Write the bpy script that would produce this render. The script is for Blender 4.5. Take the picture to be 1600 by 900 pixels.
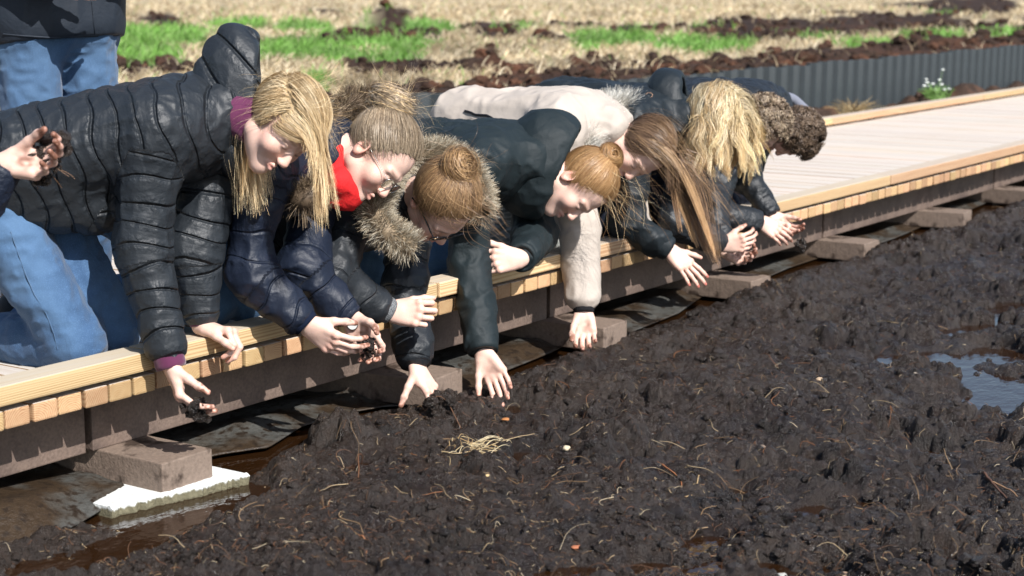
import bpy, bmesh, math, random
import numpy as np
from mathutils import Vector, Matrix
random.seed(7); rng = np.random.default_rng(7)
for o in list(bpy.data.objects): bpy.data.objects.remove(o)
sc = bpy.context.scene; COL = sc.collection
# ---------------- camera (world X runs along the boardwalk, Y across it and away, Z up; 0 = top of the near kerb beam)
FPX = 2650.0; VPX, VPY = 2650.0, -25.0
PITCH = math.atan((450-VPY)/FPX); YAW = math.atan((VPX-800)/(FPX/math.cos(PITCH)))
Fh = np.array([math.cos(YAW), math.sin(YAW), 0]); CR = np.array([math.sin(YAW), -math.cos(YAW), 0])
CF = Fh*math.cos(PITCH)-np.array([0, 0, math.sin(PITCH)]); CU = np.cross(CR, CF)
CAM = np.array([-2.517, -3.051, 0.891])
cam = bpy.data.cameras.new('camera'); co = bpy.data.objects.new('camera', cam); COL.objects.link(co)
cam.sensor_width = 36; cam.lens = 36*FPX/1600; cam.clip_start = 0.05; cam.clip_end = 2000
co.matrix_world = Matrix([[CR[i], CU[i], -CF[i], CAM[i]] for i in range(3)]+[[0, 0, 0, 1]])
cam.dof.use_dof = True; cam.dof.focus_distance = 4.7; cam.dof.aperture_fstop = 4.5
sc.camera = co
# ---------------- sky, sun, exposure
SUN = np.array([-0.36, -1.0, 0.98]); SUN /= np.linalg.norm(SUN)
w = bpy.data.worlds.new('World'); sc.world = w; w.use_nodes = True
nt = w.node_tree; bg = nt.nodes['Background']
sky = nt.nodes.new('ShaderNodeTexSky'); sky.sky_type = 'NISHITA'; sky.sun_disc = False
sky.sun_elevation = math.asin(SUN[2]); sky.sun_rotation = math.atan2(SUN[0], SUN[1])
nt.links.new(sky.outputs[0], bg.inputs[0]); bg.inputs[1].default_value = 0.1
sl = bpy.data.lights.new('sun', 'SUN'); sl.energy = 5.0; sl.angle = math.radians(0.55); sl.color = (1, .97, .935)
so = bpy.data.objects.new('sun', sl); COL.objects.link(so)
so.rotation_euler = Vector(SUN).to_track_quat('Z', 'Y').to_euler()
sc.view_settings.view_transform = 'Standard'; sc.view_settings.look = 'None'; sc.view_settings.gamma = 1
sc.view_settings.use_curve_mapping = False; sc.view_settings.exposure = 0.52
sc.cycles.use_denoising = True; sc.cycles.max_bounces = 8; sc.cycles.transparent_max_bounces = 8

# ---------------- helpers: pixels of the photograph (1600x900) to points
def ray(px, py): return CF+CR*(px-800)/FPX-CU*(py-450)/FPX
def onY(px, py, y):
    r = ray(px, py); return CAM+r*((y-CAM[1])/r[1])
def onZ(px, py, z):
    r = ray(px, py); return CAM+r*((z-CAM[2])/r[2])
def onX(px, py, x):
    r = ray(px, py); return CAM+r*((x-CAM[0])/r[0])
def proj(P):
    d = np.asarray(P)-CAM; z = d@CF
    return 800+FPX*(d@CR)/z, 450-FPX*(d@CU)/z, z
def reach(px, py, frm, dist, far=False):
    """point on the pixel's ray at a given bone length from another joint"""
    r = ray(px, py); r = r/np.linalg.norm(r); oc = CAM-np.asarray(frm)
    b = r@oc; c = oc@oc-dist*dist; q = b*b-c
    q = math.sqrt(q) if q > 0 else 0.0
    return CAM+r*(-b+q if far else -b-q)
def nrm(v): v = np.asarray(v, float); return v/np.linalg.norm(v)

# ---------------- helpers: objects
def link(name, me, mat=None, parent=None):
    o = bpy.data.objects.new(name, me); COL.objects.link(o)
    if mat is not None and me is not None: me.materials.append(mat)
    if parent is not None: o.parent = parent
    return o
def tag(o, label=None, cat=None, group=None, kind=None):
    if label: o['label'] = label
    if cat: o['category'] = cat
    if group: o['group'] = group
    if kind: o['kind'] = kind
    return o
def empty(name, loc=(0, 0, 0)):
    o = bpy.data.objects.new(name, None); COL.objects.link(o); o.location = loc; o.empty_display_size = .1; return o
def mesh_np(name, V, Fq, smooth=True):
    V = np.asarray(V, np.float32); Fq = np.asarray(Fq, np.int32); n = Fq.shape[1]
    me = bpy.data.meshes.new(name); me.vertices.add(len(V)); me.vertices.foreach_set('co', V.ravel())
    me.loops.add(Fq.size); me.loops.foreach_set('vertex_index', Fq.ravel())
    me.polygons.add(len(Fq)); me.polygons.foreach_set('loop_start', np.arange(0, Fq.size, n, dtype=np.int32))
    me.polygons.foreach_set('loop_total', np.full(len(Fq), n, np.int32))
    me.polygons.foreach_set('use_smooth', np.full(len(Fq), smooth))
    me.update(calc_edges=True); me.validate(); return me
def col_attr(me, C, name='tint'):
    a = me.color_attributes.new(name, 'FLOAT_COLOR', 'POINT')
    C = np.asarray(C, np.float32)
    if C.shape[1] == 3: C = np.hstack([C, np.ones((len(C), 1), np.float32)])
    a.data.foreach_set('color', C.ravel())
def grid_faces(nu, nv):
    i = np.arange(nu-1)[:, None]*nv+np.arange(nv-1)[None]
    return np.stack([i, i+nv, i+nv+1, i+1], -1).reshape(-1, 4)

# ---------------- helpers: noise in numpy
def _h(ix, iy, iz, s):
    n = (ix*374761393+iy*668265263+iz*2147483647+s*974634777) & 0xffffffff
    n = ((n ^ (n >> 13))*1274126177) & 0xffffffff
    return ((n ^ (n >> 16)) & 0xffff)/65535.0
def vnoise(x, y, z=0.0, s=0):
    x, y, z = np.broadcast_arrays(np.asarray(x, np.float64), y, z)
    ix, iy, iz = np.floor(x).astype(np.int64), np.floor(y).astype(np.int64), np.floor(z).astype(np.int64)
    fx, fy, fz = x-ix, y-iy, z-iz
    fx, fy, fz = [t*t*(3-2*t) for t in (fx, fy, fz)]
    r = 0
    for dx in (0, 1):
        wx = fx if dx else 1-fx
        for dy in (0, 1):
            wy = fy if dy else 1-fy
            for dz in (0, 1):
                r = r+wx*wy*(fz if dz else 1-fz)*_h(ix+dx, iy+dy, iz+dz, s)
    return r*2-1
def vnoise2(x, y, s=0):
    x, y = np.broadcast_arrays(np.asarray(x, np.float64), y)
    ix, iy = np.floor(x).astype(np.int64), np.floor(y).astype(np.int64)
    fx, fy = x-ix, y-iy; fx = fx*fx*(3-2*fx); fy = fy*fy*(3-2*fy)
    return ((_h(ix, iy, 0, s)*(1-fx)+_h(ix+1, iy, 0, s)*fx)*(1-fy)+(_h(ix, iy+1, 0, s)*(1-fx)+_h(ix+1, iy+1, 0, s)*fx)*fy)*2-1
def fbm2(x, y, o=4, s=0, g=.5):
    r = 0; a = 1; t = 0
    for k in range(o):
        r = r+a*vnoise2(x*2**k+17.3*k, y*2**k-9.1*k, s+k); t += a; a *= g
    return r/t

# ---------------- helpers: materials
def mat(name, color, rough=.6, spec=.4, bump=None, var=None, tint=False, noise_col=None, coat=0, sheen=0, metal=0, trans=0, coord='Object'):
    """bump: list of (scale, distance, stretch xyz, kind) ; var: (scale, amount) ; noise_col: (scale, colour2, lo, hi)"""
    m = bpy.data.materials.new(name); m.use_nodes = True; T = m.node_tree; N = T.nodes; L = T.links
    B = N['Principled BSDF']; B.inputs['Roughness'].default_value = rough; B.inputs['Specular IOR Level'].default_value = spec
    B.inputs['Coat Weight'].default_value = coat; B.inputs['Metallic'].default_value = metal
    if sheen: B.inputs['Sheen Weight'].default_value = sheen; B.inputs['Sheen Roughness'].default_value = .5
    if trans: B.inputs['Transmission Weight'].default_value = trans
    tc = N.new('ShaderNodeTexCoord').outputs[coord]
    def noise(scale, stretch=(1, 1, 1), detail=4, rgh=.55, dist=0):
        mp = N.new('ShaderNodeMapping'); mp.inputs['Scale'].default_value = stretch; L.new(tc, mp.inputs[0])
        n = N.new('ShaderNodeTexNoise'); n.inputs['Scale'].default_value = scale; n.inputs['Detail'].default_value = detail
        n.inputs['Roughness'].default_value = rgh; n.inputs['Distortion'].default_value = dist; L.new(mp.outputs[0], n.inputs['Vector']); return n.outputs['Fac']
    def mix(fac, a, b, mode='MIX'):
        x = N.new('ShaderNodeMix'); x.data_type = 'RGBA'; x.blend_type = mode
        for s, v in (('Factor', fac), ('A', a), ('B', b)):
            i = [k for k in x.inputs if k.name == s and (k.type == 'RGBA' if s != 'Factor' else k.type == 'VALUE')][0]
            if hasattr(v, 'is_linked'): L.new(v, i)
            else: i.default_value = v if s == 'Factor' else (*v[:3], 1)
        return [k for k in x.outputs if k.type == 'RGBA'][0]
    def ramp(fac, lo, hi, a=0, b=1):
        r = N.new('ShaderNodeMapRange'); r.inputs[1].default_value = lo; r.inputs[2].default_value = hi; r.inputs[3].default_value = a; r.inputs[4].default_value = b
        L.new(fac, r.inputs[0]); return r.outputs[0]
    c = None
    if tint:
        a = N.new('ShaderNodeVertexColor'); a.layer_name = 'tint'; c = a.outputs[0]
        if color is not None: c = mix(1.0, c, color, 'MULTIPLY')
    base = c if c is not None else color
    for nc in (noise_col or []):
        base = mix(ramp(noise(nc[0], nc[4] if len(nc) > 4 else (1, 1, 1)), nc[2], nc[3]), base, nc[1])
    if var:
        g = ramp(noise(var[0], var[2] if len(var) > 2 else (1, 1, 1), 6), .25, .75, 1-var[1], 1+var[1])
        cb = N.new('ShaderNodeCombineColor'); [L.new(g, cb.inputs[i]) for i in range(3)]
        base = mix(1.0, base, cb.outputs[0], 'MULTIPLY')
    if hasattr(base, 'is_linked'): L.new(base, B.inputs['Base Color'])
    else: B.inputs['Base Color'].default_value = (*base[:3], 1)
    prev = None
    for b in (bump or []):
        bn = N.new('ShaderNodeBump'); bn.inputs['Strength'].default_value = 1; bn.inputs['Distance'].default_value = b[1]
        L.new(noise(b[0], b[2] if len(b) > 2 else (1, 1, 1), b[3] if len(b) > 3 else 4, .6, b[4] if len(b) > 4 else 0), bn.inputs['Height'])
        if prev: L.new(prev, bn.inputs['Normal'])
        prev = bn.outputs[0]
    if prev: L.new(prev, B.inputs['Normal'])
    m['_r'] = 0; return m
def nodes_of(m): return m.node_tree.nodes, m.node_tree.links, m.node_tree.nodes['Principled BSDF']
# =====================================================================  SETTING
# ---------------- mud: one sheet with clods and dips, finer near the camera
DIPS = [(1440, 545, .14, .075), (1545, 535, .14, .075), (1580, 600, .22, .085), (1592, 465, .2, .08), (1560, 490, .12, .07), (1520, 575, .12, .06), (1470, 620, .1, .05), (1100, 820, .09, .05), (1010, 690, .07, .04), (1200, 672, .07, .045), (880, 880, .12, .05), (1240, 700, .08, .03), (1230, 870, .08, .03),
        (300, 795, .10, .07), (225, 812, .12, .07), (370, 760, .08, .06), (120, 850, .14, .07), (450, 745, .06, .035), (30, 885, .1, .06), (790, 605, .10, .045), (560, 705, .06, .03), (1010, 545, .1, .04), (1100, 870, .08, .035), (700, 860, .07, .03),
        (1320, 395, .15, .05), (1060, 480, .12, .05), (1490, 340, .2, .05), (690, 655, .06, .03), (400, 700, .12, .05), (1500, 500, .07, .035), (1350, 760, .06, .03), (1040, 740, .06, .03)]
DIPS += [(rng.uniform(780, 1600), rng.uniform(560, 900), rng.uniform(.03, .075), rng.uniform(.04, .06)) for _ in range(26)]
DIPS = [(*onZ(a, b, -.32)[:2], r, d) for a, b, r, d in DIPS]
WATER = -0.364
def mud_h(x, y):
    h = -0.322+0.045*fbm2(x*2.1, y*2.1, 3, 1)
    b = 1-np.abs(fbm2(x*7+.7*fbm2(x*3, y*3, 2, 50), y*7, 3, 11)); h = h+.040*(b-.72)          # ridged lumps
    b2 = np.abs(vnoise2(x*19, y*19, 21)); b3 = np.abs(vnoise2(x*41+3, y*41, 22)); amp = .35+1.1*np.clip(.5+1.6*fbm2(x*1.7+9, y*1.7, 3, 35), 0, 1); h = h+amp*(.020*(b2-.35)+.012*(b3-.35)+.006*np.abs(vnoise2(x*83, y*83, 23)))
    rough = np.clip(.5+1.2*fbm2(x*1.3+5, y*1.3, 2, 31), 0, 1); h = h+.012*rough*np.maximum(0, vnoise2(x*11, y*11, 33))
    for cx, cy, r, d in DIPS:
        q = ((x-cx)*1.0)**2+((y-cy)*1.25)**2; h = h-(d+.012)*np.exp(-q/(r*r))*(1+.6*vnoise2(x*13, y*13, 41))
    g = np.clip((y+.07)/.12, 0, 1); h = h*(1-g)+g*(-.385+.01*fbm2(x*4, y*4, 2, 77))            # gutter beside and under the deck
    h = h+.03*np.exp(-((y+.2)/.08)**2)*np.clip((x-.5)/.5, 0, 1)
    tr = np.clip((x-.05)/.06, 0, 1)*np.clip((.60-x)/.08, 0, 1)*np.clip((y+.30)/.12, 0, 1); h = h-tr*np.maximum(h+.380, 0)*.95       # hollow in front of the slab
    return h
def spaced(a, b, s0, s1):
    t = [a]
    while t[-1] < b: t.append(t[-1]+s0+(s1-s0)*(t[-1]-a)/(b-a))
    return np.array(t)
xs = spaced(-.6, 8.4, .0052, .017); ys = np.concatenate([spaced(-2.75, .12, .0075, .006), np.array([.2, .5, 1., 1.6, 2.2, 2.8])])
X, Y = np.meshgrid(xs, ys, indexing='ij'); Zm = mud_h(X, Y)
# clods: rough domes pressed into the sheet, crowded in some places and missing in others
GX, GY = xs, ys; NY = len(ys)-6
def clods(n, r0, r1, pw):
    cxs = rng.uniform(-.5, 8.2, n); cys = rng.uniform(-2.7, -.12, n); rr = r0+(r1-r0)*rng.random(n)**pw; dn = fbm2(cxs*1.9, cys*1.9, 3, 55)
    for cx, cy, R, q in zip(cxs, cys, rr, dn):
        if q+rng.normal(0, .22) < -.02 or (.02 < cx < .58 and cy > -.25): continue
        i0, i1 = np.searchsorted(GX, [cx-R*1.5, cx+R*1.5]); j0, j1 = np.searchsorted(GY[:NY], [cy-R*1.5, cy+R*1.5])
        if i1-i0 < 2 or j1-j0 < 2: continue
        dx = GX[i0:i1, None]-cx; dy = GY[None, j0:j1]-cy; a = np.arctan2(dy, dx); p = rng.uniform(0, 6.3, 3)
        Rq = R*(1+.28*np.sin(2*a+p[0])+.18*np.sin(3*a+p[1])+.14*np.sin(5*a+p[2])); e = np.hypot(dx, dy)/Rq
        base = np.median(Zm[i0:i1, j0:j1])
        if base < WATER+.014 and rng.random() < .8: continue
        dome = base+R*rng.uniform(.4, .95)*np.sqrt(np.clip(1-e*e, 0, 1))*(1+.3*np.sin(dx*260/(1+R*20)+p[1])*np.sin(dy*240/(1+R*20)+p[2]))-.002
        Zm[i0:i1, j0:j1] = np.where(e < 1, np.maximum(Zm[i0:i1, j0:j1], dome), Zm[i0:i1, j0:j1])
Z_old = Zm.copy(); clods(700, .03, .075, 1.8); clods(4200, .012, .05, 2.5); clods(9000, .007, .02, 1.5)
rise = Zm-Z_old; blk = 24
def lowpass(a):
    c = np.cumsum(np.cumsum(np.pad(a, ((blk+1, blk), (blk+1, blk)), mode='edge'), 0), 1); m = 2*blk+1
    return (c[m:, m:]-c[:-m, m:]-c[m:, :-m]+c[:-m, :-m])/m**2
Zm -= lowpass(rise)[:Zm.shape[0], :Zm.shape[1]]*1.05
Zm += .0035*vnoise2(X*95, Y*95, 66)+.0022*vnoise2(X*170, Y*170, 67)
def sheet_h(x, y):
    fi = np.clip(np.interp(x, GX, np.arange(len(GX))), 0, len(GX)-1.001); fj = np.clip(np.interp(y, GY, np.arange(len(GY))), 0, len(GY)-1.001); i = fi.astype(int); j = fj.astype(int); u = fi-i; v = fj-j
    return Zm[i, j]*(1-u)*(1-v)+Zm[i+1, j]*u*(1-v)+Zm[i, j+1]*(1-u)*v+Zm[i+1, j+1]*u*v
M_mud = mat('mud', (.034, .0235, .0175), .5, .6, bump=[(70, .012, (1, 1, 1), 8), (260, .009, (1, 1, 1), 6)], noise_col=[(3.2, (.018, .011, .008), .42, .62), (24, (.042, .033, .028), .55, .75), (7, (.013, .0085, .006), .56, .66)], var=(60, .45))
N, L, B = nodes_of(M_mud)
n = N.new('ShaderNodeTexNoise'); n.inputs['Scale'].default_value = 9; n.inputs['Detail'].default_value = 8; n.inputs['Roughness'].default_value = .7
r = N.new('ShaderNodeMapRange'); r.inputs[1].default_value = .4; r.inputs[2].default_value = .62; r.inputs[3].default_value = .14; r.inputs[4].default_value = .5
tc = N.new('ShaderNodeTexCoord'); L.new(tc.outputs['Object'], n.inputs['Vector']); L.new(n.outputs['Fac'], r.inputs[0]); L.new(r.outputs[0], B.inputs['Roughness'])
tag(link('mud', mesh_np('mud', np.stack([X, Y, Zm], -1).reshape(-1, 3), grid_faces(*X.shape)), M_mud), kind='structure')
# coarse ground all round, under the fine sheet and out to the horizon
xs = np.array([-600, -200, -60, -20, -8, -4, -2, 0, 2, 4, 6, 8, 10, 12, 16, 24, 60, 200, 600.]); ys = np.array([-300, -100, -30, -12, -6, -4, -2.7, -1, 0.5, 1.5, 2.45])
X, Y = np.meshgrid(xs, ys, indexing='ij')
tag(link('ground', mesh_np('ground', np.stack([X, Y, np.full_like(X, -.43)], -1).reshape(-1, 3), grid_faces(*X.shape)), M_mud), kind='structure')
# mud going on past the fine sheet, to the right of the frame and nearer than the camera sees
def mud_strip(name, x0, x1, y0, y1, s):
    xs = np.arange(x0, x1+s, s); ys = np.arange(y0, y1+s, s); X, Y = np.meshgrid(xs, ys, indexing='ij')
    tag(link(name, mesh_np(name, np.stack([X, Y, mud_h(X, Y)-.012], -1).reshape(-1, 3), grid_faces(*X.shape)), M_mud), kind='structure')
mud_strip('mud', 8.3, 20, -6, .1, .06); mud_strip('mud', -3, 8.3, -6.5, -2.72, .06); mud_strip('mud', -3, -.58, -2.8, .1, .05)
# bog water standing in the dips
M_water = mat('bog_water', (.020, .0085, .003), .04, .5, bump=[(14, .0025, (1, 1.6, 1), 3)])
me = mesh_np('w', np.array([[-3, -6, WATER], [20, -6, WATER], [20, .6, WATER], [-3, .6, WATER]]), [[0, 1, 2, 3]], False)
tag(link('bog_water', me, M_water), kind='structure')

# ---------------- loose bits on the mud
def hit_z(P): return sheet_h(P[:, 0], P[:, 1])
def ribbon_set(paths, widths, cols=None, up=(0, 0, 1), tri=False):
    """paths (n,k,3): flat tapered strips with a slight fold; returns V,F,C"""
    n, k, _ = paths.shape
    t = np.gradient(paths, axis=1); t /= np.linalg.norm(t, axis=2, keepdims=True)+1e-9
    side = np.cross(t, np.broadcast_to(np.asarray(up, float), t.shape)); side /= np.linalg.norm(side, axis=2, keepdims=True)+1e-9
    wv = widths[:, :, None]*side
    V = np.stack([paths-wv, paths+wv], 2).reshape(-1, 3)
    base = (np.arange(n)*k*2)[:, None]+(np.arange(k-1)*2)[None]
    Fq = np.stack([base, base+1, base+3, base+2], -1).reshape(-1, 4)
    C = None if cols is None else np.repeat(cols, k*2, axis=0)
    return V, Fq, C
def tube_set(paths, radii, cols=None, sides=4):
    n, k, _ = paths.shape
    t = np.gradient(paths, axis=1); t /= np.linalg.norm(t, axis=2, keepdims=True)+1e-9
    a = np.cross(t, np.array([.31, .21, .92])); a /= np.linalg.norm(a, axis=2, keepdims=True)+1e-9; b = np.cross(t, a)
    V = np.stack([paths+radii[:, :, None]*(math.cos(q)*a+math.sin(q)*b) for q in np.arange(sides)*2*math.pi/sides], 2).reshape(-1, 3)
    base = (np.arange(n)*k*sides)[:, None, None]+(np.arange(k-1)*sides)[None, :, None]; j = np.arange(sides)[None, None]; j2 = (j+1) % sides
    Fq = np.stack([base+j, base+j2, base+sides+j2, base+sides+j], -1).reshape(-1, 4)
    return V, Fq, (None if cols is None else np.repeat(cols, k*sides, axis=0))
def visible_mud_pts(n):
    out = []
    while sum(map(len, out)) < n:
        px = rng.uniform(-40, 1640, n); py = 900-620*rng.uniform(0, 1, n)**1.3
        r = CF[None]+CR[None]*((px-800)/FPX)[:, None]-CU[None]*((py-450)/FPX)[:, None]
        P = CAM+r*((-.32-CAM[2])/r[:, 2])[:, None]; P = P[P[:, 1] < -.1]; out.append(P)
    P = np.concatenate(out)[:n]; P[:, 2] = hit_z(P); return P[P[:, 2] > WATER-.004]
# roots and straw: thin bent fibres
P = visible_mud_pts(4600); n = len(P); k = 7
ang = rng.uniform(0, 2*math.pi, n); ln = np.where(rng.random(n) < .05, rng.uniform(.05, .12, n), rng.uniform(.006, .034, n)); cv = rng.normal(0, 1.3, n)
s = np.linspace(0, 1, k)[None]; th = ang[:, None]+cv[:, None]*s+.5*np.sin(s*6+ang[:, None])
dx = np.cumsum(np.cos(th), 1)*ln[:, None]/k; dy = np.cumsum(np.sin(th), 1)*ln[:, None]/k
lift = (rng.random(n)**4)[:, None]*ln[:, None]*.8*np.sin(s*math.pi*rng.uniform(.4, 1, n)[:, None])*.9
Q = np.stack([P[:, :1]+dx, P[:, 1:2]+dy, np.zeros_like(dx)], -1); zq = sheet_h(Q[..., 0], Q[..., 1]); Q[..., 2] = zq[:, :1]*(1-s)+zq[:, -1:]*s+.25*(zq.max(1, keepdims=True)-zq.mean(1, keepdims=True))+lift+.002
pal = np.array([(.36, .27, .16), (.22, .14, .075), (.13, .065, .035), (.45, .37, .25), (.19, .08, .035), (.09, .05, .03)])
cols = pal[rng.choice(6, n, p=[.14, .22, .26, .07, .11, .2])]*rng.uniform(.7, 1.2, (n, 1))
V, Fq, C = tube_set(Q, (rng.uniform(.0004, .0010, n)*(1+.5*(ln > .06)))[:, None]*np.linspace(1.1, .5, k)[None], cols)
me = mesh_np('roots', V, Fq); col_attr(me, C); M_straw = mat('straw', None, .7, .3, tint=True)
tag(link('roots_and_straw', me, M_straw), 'pale and rusty root fibres and straw strewn over the wet dark mud', 'roots', kind='stuff')
# crumbs and clods of peat on the mud
ico = bmesh.new(); bmesh.ops.create_icosphere(ico, subdivisions=2, radius=1); IV = np.array([v.co[:] for v in ico.verts]); IF = np.array([[v.index for v in f.verts] for f in ico.faces]); ico.free()
def blobs(P, rad, squash=.7, rough=.35, seed=0):
    n = len(P); V = np.repeat(IV[None], n, 0)*(1+rough*(rng.random((n, len(IV), 1))-.35))
    V = V*rad[:, None, None]*np.stack([rng.uniform(.7, 1.3, n), rng.uniform(.7, 1.3, n), np.full(n, squash)], -1)[:, None]
    a = rng.uniform(0, 6.3, n); ca, sa = np.cos(a)[:, None], np.sin(a)[:, None]
    V = np.stack([V[..., 0]*ca-V[..., 1]*sa, V[..., 0]*sa+V[..., 1]*ca, V[..., 2]], -1)+P[:, None]
    return V.reshape(-1, 3), (IF[None]+(np.arange(n)*len(IV))[:, None, None]).reshape(-1, 3)
P = visible_mud_pts(11000); keep = fbm2(P[:, 0]*3, P[:, 1]*3, 3, 91)+rng.normal(0, .25, len(P)) > .0; P = P[keep]
rad = .0025+.012*rng.random(len(P))**4; P[:, 2] += rad*.2
V, Fq = blobs(P, rad, .8, .5)
tag(link('peat_crumbs', mesh_np('peat_crumbs', V, Fq, False), M_mud), 'small dark peat crumbs scattered over the mud', 'peat', kind='stuff')

# ---------------- boardwalk
def wood(name, color, dark, axis, rough=.7, grain=9):
    m = bpy.data.materials.new(name); m.use_nodes = True; N, L, B = nodes_of(m); B.inputs['Roughness'].default_value = rough; B.inputs['Specular IOR Level'].default_value = .25
    tc = N.new('ShaderNodeTexCoord'); oi = N.new('ShaderNodeObjectInfo')
    add = N.new('ShaderNodeVectorMath'); add.operation = 'ADD'; mul = N.new('ShaderNodeVectorMath'); mul.operation = 'SCALE'; mul.inputs[3].default_value = 37
    cb = N.new('ShaderNodeCombineXYZ'); [L.new(oi.outputs['Random'], cb.inputs[i]) for i in range(3)]
    L.new(cb.outputs[0], mul.inputs[0]); L.new(tc.outputs['Object'], add.inputs[0]); L.new(mul.outputs[0], add.inputs[1])
    mp = N.new('ShaderNodeMapping'); st = [1, 1, 1]; st[axis] = .06; mp.inputs['Scale'].default_value = st; L.new(add.outputs[0], mp.inputs[0])
    n1 = N.new('ShaderNodeTexNoise'); n1.inputs['Scale'].default_value = grain; n1.inputs['Detail'].default_value = 3; n1.inputs['Distortion'].default_value = .6; L.new(mp.outputs[0], n1.inputs['Vector'])
    # growth rings: distance from the log's heart, which lies off to one side of each piece
    sp3 = N.new('ShaderNodeSeparateXYZ'); L.new(tc.outputs['Object'], sp3.inputs[0]); o3 = [i for i in range(3) if i != axis]; ctr = []
    for j, i in enumerate(o3):
        ofs = N.new('ShaderNodeMapRange'); ofs.inputs[3].default_value = (-.05, .02)[j]; ofs.inputs[4].default_value = (.05, .06)[j]
        hx = N.new('ShaderNodeMath'); hx.operation = 'FRACT'; hm = N.new('ShaderNodeMath'); hm.operation = 'MULTIPLY'; hm.inputs[1].default_value = (7.3, 13.7)[j]; L.new(oi.outputs['Random'], hm.inputs[0]); L.new(hm.outputs[0], hx.inputs[0]); L.new(hx.outputs[0], ofs.inputs[0])
        ad = N.new('ShaderNodeMath'); L.new(sp3.outputs[i], ad.inputs[0]); L.new(ofs.outputs[0], ad.inputs[1]); pq = N.new('ShaderNodeMath'); pq.operation = 'POWER'; pq.inputs[1].default_value = 2; ab = N.new('ShaderNodeMath'); ab.operation = 'ABSOLUTE'; L.new(ad.outputs[0], ab.inputs[0]); L.new(ab.outputs[0], pq.inputs[0]); ctr.append(pq)
    sm3 = N.new('ShaderNodeMath'); L.new(ctr[0].outputs[0], sm3.inputs[0]); L.new(ctr[1].outputs[0], sm3.inputs[1]); rt3 = N.new('ShaderNodeMath'); rt3.operation = 'SQRT'; L.new(sm3.outputs[0], rt3.inputs[0])
    wb = N.new('ShaderNodeMath'); wb.operation = 'MULTIPLY_ADD'; wb.inputs[1].default_value = .022; L.new(n1.outputs['Fac'], wb.inputs[0]); L.new(rt3.outputs[0], wb.inputs[2])
    wv = N.new('ShaderNodeMath'); wv.operation = 'MULTIPLY'; wv.inputs[1].default_value = 380; L.new(wb.outputs[0], wv.inputs[0])
    fr = N.new('ShaderNodeMath'); fr.operation = 'PINGPONG'; fr.inputs[1].default_value = 1; L.new(wv.outputs[0], fr.inputs[0])
    n2 = N.new('ShaderNodeTexNoise'); n2.inputs['Scale'].default_value = 60; n2.inputs['Detail'].default_value = 5; L.new(mp.outputs[0], n2.inputs['Vector'])
    mx = N.new('ShaderNodeMix'); mx.data_type = 'RGBA'; mx.inputs[6].default_value = (*color, 1); mx.inputs[7].default_value = (*dark, 1)
    pw = N.new('ShaderNodeMath'); pw.operation = 'POWER'; pw.inputs[1].default_value = 1.6; L.new(fr.outputs[0], pw.inputs[0])
    sm = N.new('ShaderNodeMath'); sm.operation = 'MULTIPLY'; L.new(pw.outputs[0], sm.inputs[0]); L.new(n2.outputs['Fac'], sm.inputs[1]); sg = N.new('ShaderNodeMath'); sg.operation = 'MULTIPLY'; sg.use_clamp = True; sg.inputs[1].default_value = 1.5; L.new(sm.outputs[0], sg.inputs[0]); L.new(sg.outputs[0], mx.inputs[0])
    hs = N.new('ShaderNodeHueSaturation'); mr = N.new('ShaderNodeMapRange'); hf = N.new('ShaderNodeMath'); hf.operation = 'FRACT'; hk = N.new('ShaderNodeMath'); hk.operation = 'MULTIPLY'; hk.inputs[1].default_value = 23.7; L.new(oi.outputs['Random'], hk.inputs[0]); L.new(hk.outputs[0], hf.inputs[0]); hr = N.new('ShaderNodeMapRange'); hr.inputs[3].default_value = .488; hr.inputs[4].default_value = .515; L.new(hf.outputs[0], hr.inputs[0]); L.new(hr.outputs[0], hs.inputs['Hue']); hs.inputs['Saturation'].default_value = .95
    mr.inputs[3].default_value = .72; mr.inputs[4].default_value = 1.3; L.new(oi.outputs['Random'], mr.inputs[0])
    L.new(mr.outputs[0], hs.inputs['Value']); L.new(mx.outputs[2], hs.inputs['Color']); L.new(hs.outputs[0], B.inputs['Base Color'])
    bp = N.new('ShaderNodeBump'); bp.inputs['Distance'].default_value = .0015; L.new(n2.outputs['Fac'], bp.inputs['Height']); L.new(bp.outputs[0], B.inputs['Normal'])
    return m
def weather_top(m, grey, amt):
    """rain-bleached upper side: the sawn faces that look up have gone grey, as timber left outdoors does"""
    N, L, B = nodes_of(m); src = B.inputs['Base Color'].links[0].from_socket
    g = N.new('ShaderNodeNewGeometry'); sp = N.new('ShaderNodeSeparateXYZ'); L.new(g.outputs['True Normal'], sp.inputs[0])
    nz = N.new('ShaderNodeTexNoise'); nz.inputs['Scale'].default_value = 5; nz.inputs['Detail'].default_value = 6
    mr = N.new('ShaderNodeMapRange'); mr.inputs[1].default_value = .35; mr.inputs[2].default_value = .6; mr.inputs[3].default_value = amt*.7; mr.inputs[4].default_value = amt; L.new(nz.outputs['Fac'], mr.inputs[0])
    st = N.new('ShaderNodeMath'); st.operation = 'GREATER_THAN'; st.inputs[1].default_value = .6; L.new(sp.outputs[2], st.inputs[0])
    ml = N.new('ShaderNodeMath'); ml.operation = 'MULTIPLY'; L.new(mr.outputs[0], ml.inputs[0]); L.new(st.outputs[0], ml.inputs[1])
    mx = N.new('ShaderNodeMix'); mx.data_type = 'RGBA'; mx.inputs[7].default_value = (*grey, 1); L.new(src, mx.inputs[6]); L.new(ml.outputs[0], mx.inputs[0]); L.new(mx.outputs[2], B.inputs['Base Color'])
M_plank = wood('larch_plank', (.55, .36, .19), (.33, .14, .05), 1, grain=16); weather_top(M_plank, (.57, .53, .48), .92)
M_kerb = wood('larch_kerb', (.54, .375, .21), (.30, .13, .05), 0, grain=13); weather_top(M_kerb, (.50, .46, .39), .75)
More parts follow.
